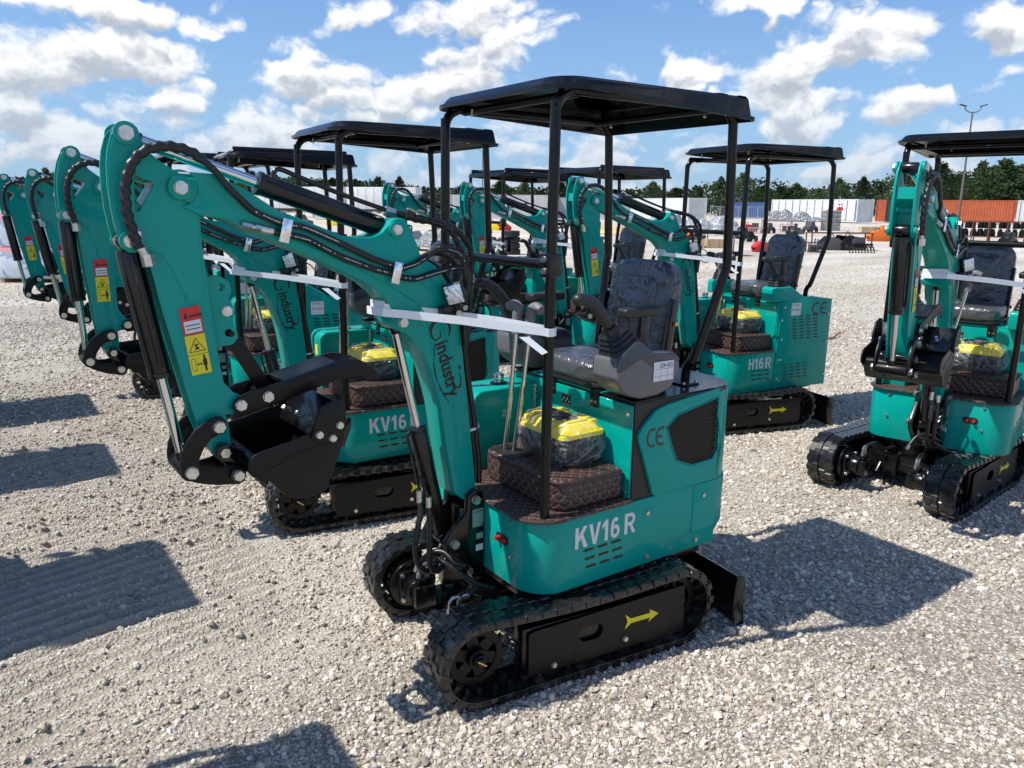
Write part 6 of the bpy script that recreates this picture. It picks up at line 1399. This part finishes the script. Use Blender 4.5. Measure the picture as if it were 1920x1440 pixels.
# tyres
tx,ty=BG['tires']
def tyre_mesh():
    b=MB(); prof=[(.17,-.09),(.22,-.108),(.28,-.11),(.305,-.095),(.31,-.05),(.31,.05),(.305,.095),(.28,.11),(.22,.108),(.17,.09),(.16,0)]
    n=32;vs=[(r_*math.cos(2*PI*i/n),r_*math.sin(2*PI*i/n),z+.11) for i in range(n) for r_,z in prof];k=len(prof)
    b.add(vs,[(i*k+j,((i+1)%n)*k+j,((i+1)%n)*k+(j+1)%k,i*k+(j+1)%k) for i in range(n) for j in range(k)])
    for i in range(n):
        for s in(-1,1): b.obox((.315*math.cos(2*PI*(i+.25*s)/n),.315*math.sin(2*PI*(i+.25*s)/n),.11+s*.05),(math.cos(2*PI*i/n),math.sin(2*PI*i/n),0),(-math.sin(2*PI*i/n),math.cos(2*PI*i/n),0),(0,0,1),.010,.018,.04)
    return b
t0=None
for k,nm in enumerate(('bottom tyre of the dark stack seen below the middle booms','second tyre from the ground in the dark tyre stack','third tyre from the ground in the dark tyre stack','top tyre of the dark stack seen below the middle booms')):
    if t0 is None: o=t0=tyre_mesh().build('tyre',[TYRE],ang=30)
    else: o=t0.copy(); S.collection.objects.link(o)
    o.location=(tx+.015*(k%2),ty-.01*k,.235*k); o.rotation_euler.z=k*.7; tag(o,nm,'tyre','tyres in the stack')
# printed cartons at the left edge
for (key,z,h,lab) in (('pallet',.12,.72,'lower printed carton at the left edge beside the excavator arms'),('pallet',.86,.80,'upper printed carton at the left edge beside the excavator arms')):
    x,y=BG[key]; b=MB(); b.box(-.75,.75,0,1.1,0,h); o=b.build('carton',[PRINT],bevel=.01); o.location=(x-.2,y+.2,z); o.rotation_euler.z=VA-PI/2; tag(o,lab,'carton','printed cartons on the pallet')
x,y=BG['pallet']; o=pallet((x-.2,y+.2,VA-PI/2,1.5),'pallet under the printed cartons at the left edge'); o.scale.z=.53
# grey stack with cones
x,y=BG['stack']; b=MB(); 
for k in range(5): b.box(-.62,.62,0,1.1,.02+k*.33,.33+k*.33)
o=b.build('wrapped_stack',[WRAPD],bevel=.03); o.location=(x,y,0); o.rotation_euler.z=VA-PI/2; tag(o,'tall grey wrapped stack with traffic cones standing on it','wrapped goods')
c0=None
for k,(x,y) in enumerate(BG['cones']):
    if c0 is None:
        c0=empty('traffic_cone'); b=MB(); b.cyl((0,0,.04),(0,0,.28),.16,.115,20); b.cyl((0,0,.42),(0,0,.55),.085,.055,20); b.build('cone_body',[REDM],c0)
        b=MB(); b.cyl((0,0,.28),(0,0,.42),.115,.085,20); b.cyl((0,0,.55),(0,0,.70),.055,.022,20); b.build('reflective_band',[WHS],c0)
        b=MB(); b.box(-.2,.2,-.2,.2,0,.04); b.build('base',[REDM],c0,bevel=.01); o=c0; ck=list(c0.children)
    else:
        o=c0.copy(); S.collection.objects.link(o)
        for c in ck: q_=c.copy(); S.collection.objects.link(q_); q_.parent=o
    d=(Vector((x,y))-Vector((2.29,2.71))).normalized(); o.location=(x+d.x*.45,y+d.y*.45,1.66); tag(o,('left traffic cone on the grey wrapped stack','middle traffic cone on the grey wrapped stack','right traffic cone on the grey wrapped stack')[k],'traffic cone','cones on the grey stack')
# attachments and small machines
def attach(p,label,seed,m=GREYM,sc=1,z=0,name='loader_attachment',cat='attachment',acc=None):
    rnd=random.Random(seed); root=empty(name,(p[0],p[1],z),VA-PI/2+rnd.uniform(-.3,.3)); 
    b=MB(); b.prism([(-.55,0),(.55,0),(.6,.25),(.2,.55),(-.3,.62),(-.62,.3)],0,.06); b.prism([(-.55,0),(.55,0),(.6,.25),(.2,.55),(-.3,.62),(-.62,.3)],.7,.76)
    b.prism([(-.6,.05),(.5,.02),(.5,.06),(-.58,.09)],.06,.7); b.prism([(-.62,.28),(-.3,.6),(-.28,.57),(-.58,.26)],.06,.7); b.build('frame',[m],root,bevel=.006)
    b=MB(); b.cyl((.1,.1,.35),(.1,.66,.35),.13,n=16); b.cyl((.35,.1,.15),(.35,.66,.15),.08,n=12); b.build('roller',[acc or BLK],root)
    b=MB(); b.tube([(-.3,.2,.6),(-.2,.3,.75),(.0,.4,.72),(.1,.4,.48)],.018,6); b.build('hose',[HOSE],root)
    root.scale=(sc,sc,sc); tag(root,label,cat); return root
def part_b(p,label,seed,m,sc,acc=None,name='machine_part',cat='machine part'):
    rnd=random.Random(seed); kind=seed%3; root=empty(name,(p[0],p[1],0),VA-PI/2+rnd.uniform(-.9,.9))
    b=MB()
    if kind==0:      # skid frame with posts
        for x_ in(-.6,0,.6):
            for y_ in(0,.7): b.box(x_-.035,x_+.035,y_-.035,y_+.035,0,.75+.25*(x_==0))
        for z_ in(.08,.7):
            for y_ in(0,.7): b.box(-.6,.6,y_-.02,y_+.02,z_-.03,z_+.03)
        b.build('frame',[m],root,split=False); b=MB(); b.box(-.45,.15,.1,.6,.1,.55); b.cyl((.35,.1,.4),(.35,.6,.4),.17,n=14); b.build('engine',[acc or GREYM],root,bevel=.03,split=False)
    elif kind==1:    # row of curved tines on a beam
        b.box(-.8,.8,.3,.42,.45,.57)
        for q in range(9): x_=-.75+q*.187; b.prism([(.42,.55),(.42,.45),(.1,.38),(-.12,.12),(-.1,.0),(-.03,.0),(-.05,.12),(.14,.30),(.42,.36),(.5,.45)],x_-.02,x_+.02,plane='yz')
        b.build('tine_rack',[m],root,split=False); b=MB(); b.box(-.3,.3,.42,.5,.3,.95); b.build('mount_plate',[acc or GREYM],root)
    else:            # small wheeled unit
        b.prism([(-.7,.25),(.7,.25),(.75,.5),(.3,.62),(.1,.95),(-.35,.98),(-.4,.6),(-.72,.55)],0,.6); b.build('body',[m],root,bevel=.04)
        for x_ in(-.45,.45):
            for y_ in(-.1,.6): b=MB(); b.cyl((x_,y_,.22),(x_,y_+.12,.22),.22,n=16); b.build('wheel',[TYRE],root,bevel=.02)
    root.scale=(sc,sc,sc); tag(root,label,cat); return root
attach(BG['att'],'grey loader attachment with red rag left of the low black one',1,sc=1.0,acc=REDM); attach(BG['att2'],'low black loader attachment under the rusty table',2,sc=1.1,m=SATIN)
attach((BG['att'][0]-.8,BG['att'][1]+.6),'dark attachment at the left end of the rusty table',9,sc=.9)
attach(BG['lift'],'orange machine part standing beside the rusty table',4,m=ORG,sc=1.0,acc=GREYM,name='orange_machine',cat='machine')
attach(BG['redm'],'red machine part lying behind the H16R seat',5,m=REDM,sc=.75,acc=REDM,name='red_machine',cat='machine')
attach(BG['redm2'],'red machine beside the wrapped row of parts',6,m=REDM,sc=1.0,acc=REDM,name='red_machine',cat='machine')
attach(BG['yell'],'yellow machine part below the semi trailers',7,m=YEL,sc=1.1,acc=GREYM,name='yellow_machine',cat='machine')
attach(BG['yeng'],'yellow engine block seen between the middle booms',8,m=YEL,sc=1.0,acc=YEL,name='yellow_machine',cat='machine')
attach(BG['redy'],'tall red frame right of the yellow engine block',10,m=REDM,sc=1.0,acc=REDM,name='red_machine',cat='machine')
ml=['dark scrap piece under the wrapped parts table, leftmost','pink cloth-covered machine part left of the wrapped parts table','dark machine part under the middle of the wrapped parts table','dark machine part at the right end of the wrapped parts table','red and dark machine part left of the H16R seat','pinkish wrapped bundle near the red machine','orange part on the gravel under the grey table','small dark part on the gravel under the grey table']
for k,(p,lb) in enumerate(zip(BG['misc'],ml)): part_b(p,lb,20+k,(GREYM,CLOTH,GREYM,GREYM,REDM,CLOTH,ORG,GREYM)[k],(.8,.9,.8,.9,.7,.8,.5,.6)[k])
EXTRA=[((-36.26, -28.96),'grey machine part standing left of the red machine',0,0.80),((-28.3, -19.87),'red part lying between the H16R seat and the rusty table',1,0.45),((-31.5, -21.31),'black part lying left of the rusty table',2,0.80),((-27.91, -17.71),'grey part in front of the left leg of the rusty table',0,0.60),((-29.5, -16.61),'dark part at the right leg of the rusty table',2,0.70),((-47.56, -25.98),'orange part behind the orange machine part',3,0.80),((-38.75, -32.1),'galvanised frame behind the grey table',4,0.90),((-26.66, -23.45),'small yellow part beside the grey table',5,0.45),((-33.77, -25.82),'dark part in front of the wrapped row',2,0.60),((-31.63, -32.17),'grey part left of the pale covered mound',0,0.90),((-19.6, -35.66),'dark part on the gravel behind the left row',2,0.90),((-18.63, -55.82),'grey part below the left semi trailer',0,1.10),((-21.77, -51.21),'dark part below the right semi trailer',2,1.10),((-47.76, -23.4),'black part behind the right excavator boom',2,0.90),((-41.38, -15.66),'dark part at the right edge before the racks',2,0.80)]
for k,(p,lb,mm,sc_) in enumerate(EXTRA):
    part_b(p,lb,60+k,(GREYM,REDM,SATIN,ORG,GALV,YEL)[mm],sc_)
# wooden crates
def crate(p,label,w=.9,h=.5,z=0,m=WOODM):
    root=empty('crate',(p[0],p[1],z),VA-PI/2); b=MB(); b.box(-w/2+.02,w/2-.02,.02,.68,.02,h-.02); b.build('crate_box',[m],root)
    b=MB()
    for i in range(4): b.box(-w/2,w/2,0,.02,.03+i*h/4,.03+i*h/4+h/5)
    for q in(-w/2,w/2-.06,-.03): b.box(q,q+.06,-.02,0,0,h)
    b.build('slats',[m],root); tag(root,label,'crate','pale wooden crates'); return root
crate(BG['crate'],'pale wooden crate right of the cone stack',1.6,.45); crate((BG['crate'][0]-1.6,BG['crate'][1]+1.1),'second pale crate farther right beside the orange container',1.4,.5)
crate(BG['boxes'],'beige crate under the grey table on the gravel',.95,.42); crate((BG['boxes'][0]+.7,BG['boxes'][1]-.5),'smaller beige crate left of the one under the grey table',.5,.36)
x,y,a,L=BG['barrier']; b=MB(); n=4
for k in range(3):
    b=MB(); w=L/3; b.prism([(0,0),(.6,0),(.6,.12),(.42,.3),(.38,.62),(.22,.62),(.18,.3),(0,.12)],-L/2+k*w+.02,-L/2+(k+1)*w-.02,plane='yz'); o=b.build('barrier_block',[CONC],bevel=.015); o.location=(x,y,0); o.rotation_euler.z=a
    tag(o,('left yellowed barrier block behind the middle boom','middle yellowed barrier block behind the middle boom','right yellowed barrier block behind the middle boom')[k],'barrier','barrier blocks')
# racks with black couplers
def rack(data,label,seed):
    x,y,a,L=data; root=empty('storage_rack',(x,y,0),a)
    for q in(-L/2,0,L/2):
        for yy in(0,.8): b=MB(); b.box(q-.03,q+.03,yy-.03,yy+.03,0,1.25); b.build('post',[RUST],root)
    for zz in(.35,1.2):
        for yy in(0,.8): b=MB(); b.box(-L/2+.03,L/2-.03,yy-.025,yy+.025,zz-.03,zz+.03); b.build('rail',[RUST],root)
    tag(root,label,'rack','racks of black couplers'); rnd=random.Random(seed)
    return root
rack(BG['rack1'],'left rusty rack of black couplers in front of the orange container',1); rack(BG['rack2'],'right rusty rack of black couplers in front of the orange container',2)
cp=None; kk=0
for key,nm in (('rack1','left'),('rack2','right')):
    x,y,a,L=BG[key]
    for i in range(5):
        for lv in(0,1):
            if cp is None:
                b=MB(); b.prism([(-.13,0),(.13,0),(.13,.2),(.06,.42),(-.06,.45),(-.13,.25)],0,.05); b.prism([(-.13,0),(.13,0),(.13,.2),(.06,.42),(-.06,.45),(-.13,.25)],.25,.30); b.cyl((0,.0,.12),(0,.3,.12),.05,n=12); b.cyl((0,.0,.34),(0,.3,.34),.035,n=12); o=cp=b.build('coupler',[SATIN],bevel=.005)
            else: o=cp.copy(); S.collection.objects.link(o)
            q=-L/2+(i+.5)*L/5; z_=.40 if lv==0 else .82
            o.location=(x+math.cos(a)*q-math.sin(a)*.2,y+math.sin(a)*q+math.cos(a)*.2,.38+lv*.44); o.rotation_euler.z=a+random.uniform(-.5,.5); o.scale=(1.0,1,.95)
            tag(o,f"{('leftmost','second','middle','fourth','rightmost')[i]} black coupler on the {('lower','upper')[lv]} rail of the {nm} rusty rack",'coupler','couplers on the racks')
# light poles
def pole(p,h,label):
    root=empty('light_pole',(p[0],p[1],0),VA-PI/2); b=MB(); b.cyl((0,0,0),(0,0,h),.13,.07,12); b.build('pole',[POLEM],root); b=MB(); b.cyl((0,0,0),(0,0,.5),.3,n=16); b.build('footing',[CONC],root)
    for s in(-1,1):
        b=MB(); b.tube([(0,0,h-.05),(s*.35,0,h-.02),(s*.72,0,h+.22),(s*.78,0,h+.5)],.045,8); arm_=b.build('lamp_arm',[POLEM],root); b=MB(); b.obox((s*.98,0,h+.58),(.96,0,.26*s),(0,1,0),(-.26*s,0,.96),.33,.14,.05); b.build('lamp_head',[GREYM],arm_,bevel=.02)
    tag(root,label,'light pole','tall lamp poles over the yard')
pole(BG['pole1'],10.9,'tall twin-headed lamp pole rising behind the right excavator'); pole(BG['pole2'],11.9,'distant twin-headed lamp pole left of the nearest canopy')
# wire fence in front of the trees
x,y,a,L=BG['fence']; root=empty('wire_fence',(x,y,0),a); 
for k in range(7):
    b=MB(); b.cyl((-L/2+k*L/6,0,0),(-L/2+k*L/6,0,1.9),.04,n=6); b.build('post',[GALV],root)
b=MB(); b.cyl((-L/2,0,1.87),(L/2,0,1.87),.025,n=6)
for k in range(40): b.box(-L/2+k*L/40,-L/2+k*L/40+.012,-.005,.005,.05,1.87)
for k in range(9): b.box(-L/2,L/2,-.005,.005,.1+k*.2,.112+k*.2)
b.build('wire_mesh',[GALV],root); tag(root,'low wire fence beside the blue container','fence')
# red hose and scraps on the gravel
x,y,a,L=BG['hose']; b=MB(); b.tube([(-L/2,0,.02),(-L*.2,.05,.02),(L*.1,.0,.02),(L*.35,.10,.05),(L/2,.16,.06)],.016,8); o=b.build('hose_length',[paint('faded_red_hose',(.30,.10,.08))]); o.location=(x,y,0);o.rotation_euler.z=a; tag(o,'short faded red hose lying on the gravel right of the H16R excavator','hose')
x,y=BG['bit']; b=MB(); b.prism([(-.09,0),(.09,.0),(.10,.03),(-.08,.045)],0,.06); o=b.build('wood_scrap',[WOODM],bevel=.004); o.location=(x,y,.005); o.rotation_euler.z=.6; tag(o,'small wood scrap on the gravel behind the red hose','scrap')
b=MB(); b.prism([(-.06,0),(.06,.0),(.05,.05),(-.05,.06)],0,.07); o=b.build('metal_scrap',[GREYM],bevel=.004); o.location=(x+.15,y+.2,.0); o.rotation_euler.z=1.6; tag(o,'small grey metal scrap on the gravel before the wood scrap','scrap')
# ------------------------------------------------------------------ trees
def _leaf(t,p,tc):
    oi=t.new('ShaderNodeObjectInfo').outputs['Random']; n=t.noise(tc,.55,3,.6)
    c=t.mix(oi,(.012,.030,.010),(.026,.054,.014)); c=t.mix(t.smooth(n,.35,.75),c,(.036,.066,.017)); t.put(p.inputs['Base Color'],c)
    p.inputs['Subsurface Weight'].default_value=0
LEAF=mat('leaf_green',(.04,.08,.025),.65,spec=.25,fn=_leaf); BARK=paint('bark_brown',(.09,.07,.05),.9,.2)
def crown(b,rnd,H,w,n,base=.12,ls=.5):
    # clusters on a lumpy ellipsoid volume, each a few leaf-sized faces
    cl=[]
    for k in range(n):
        t=rnd.random()**.8; z=H*(base+(1-base)*t); pr=math.sin(min(1,(t*.92+.12))*PI)**.6; a=rnd.uniform(0,2*PI); rr=w*pr*math.sqrt(rnd.random())*rnd.uniform(.75,1.12)
        cl.append((rr*math.cos(a),rr*math.sin(a),z,rnd.uniform(.6,1.25)*ls))
    for (x,y,z,s) in cl:
        for q in range(10):
            d=Vector((rnd.gauss(0,1),rnd.gauss(0,1),rnd.gauss(0,.7))).normalized()*s*rnd.uniform(.5,1.25); c=Vector((x,y,z))+d
            u=Vector((rnd.gauss(0,1),rnd.gauss(0,1),rnd.gauss(0,1))).normalized(); v=u.orthogonal().normalized(); l=s*rnd.uniform(.22,.42)
            b.add([c-u*l-v*l*.3,c+v*l*.7,c+u*l*.9,c-v*l*.6],[(0,1,2,3)])
protos=[]
for k in range(6):
    rnd=random.Random(40+k); H=10; w=rnd.uniform(2.8,4.2); r=empty('tree'); b=MB(); crown(b,rnd,H,w*1.2,520,.02 if k%2 else .05,.62); b.build('crown',[LEAF],r,smooth=False)
    b=MB(); b.cyl((0,0,0),(.1,0,H*.45),.22,.13,8); b.cyl((.1,0,H*.45),(.2,.1,H*.8),.13,.04,8)
    for q in range(5): a=rnd.uniform(0,2*PI); z=H*rnd.uniform(.25,.6); b.cyl((.05,0,z),(math.cos(a)*w*.6,math.sin(a)*w*.6,z+H*.2),.08,.025,6)
    b.build('trunk',[BARK],r); protos.append([r,list(r.children),False])
rnd=random.Random(3)
for (x,y,h) in BG['trees']:
    P=protos[rnd.randrange(6)]
    if not P[2]: o=P[0]; P[2]=True
    else:
        o=P[0].copy(); S.collection.objects.link(o)
        for c in P[1]: q_=c.copy(); S.collection.objects.link(q_); q_.parent=o
    s=h/10.2; o.location=(x,y,-.3); o.rotation_euler.z=rnd.uniform(0,6.28); w_=rnd.uniform(.8,1.5)*max(s,.62); o.scale=(w_,w_,s); tag(o,'dark green tree in the row beyond the containers and trailers','tree','trees beyond the yard')
for P in protos:
    if not P[2]:
        for c in P[1]: bpy.data.objects.remove(c)
        bpy.data.objects.remove(P[0])
b=MB(); rnd=random.Random(8); vs=[]
for (x,y,h) in BG['wood']:
    for q in range(230):
        z=h*rnd.random()**.7; c=Vector((x+rnd.gauss(0,2.0),y+rnd.gauss(0,2.0),z*(.92+.1*rnd.random())))
        u=Vector((rnd.gauss(0,1),rnd.gauss(0,1),rnd.gauss(0,1))).normalized(); v=u.orthogonal().normalized(); l=rnd.uniform(.3,.62)
        b.add([c-u*l-v*l*.3,c+v*l*.7,c+u*l*.9,c-v*l*.6],[(0,1,2,3)])
tag(b.build('woodland',[LEAF],smooth=False),'dark wood behind the tree row on the horizon','woodland',kind='stuff')
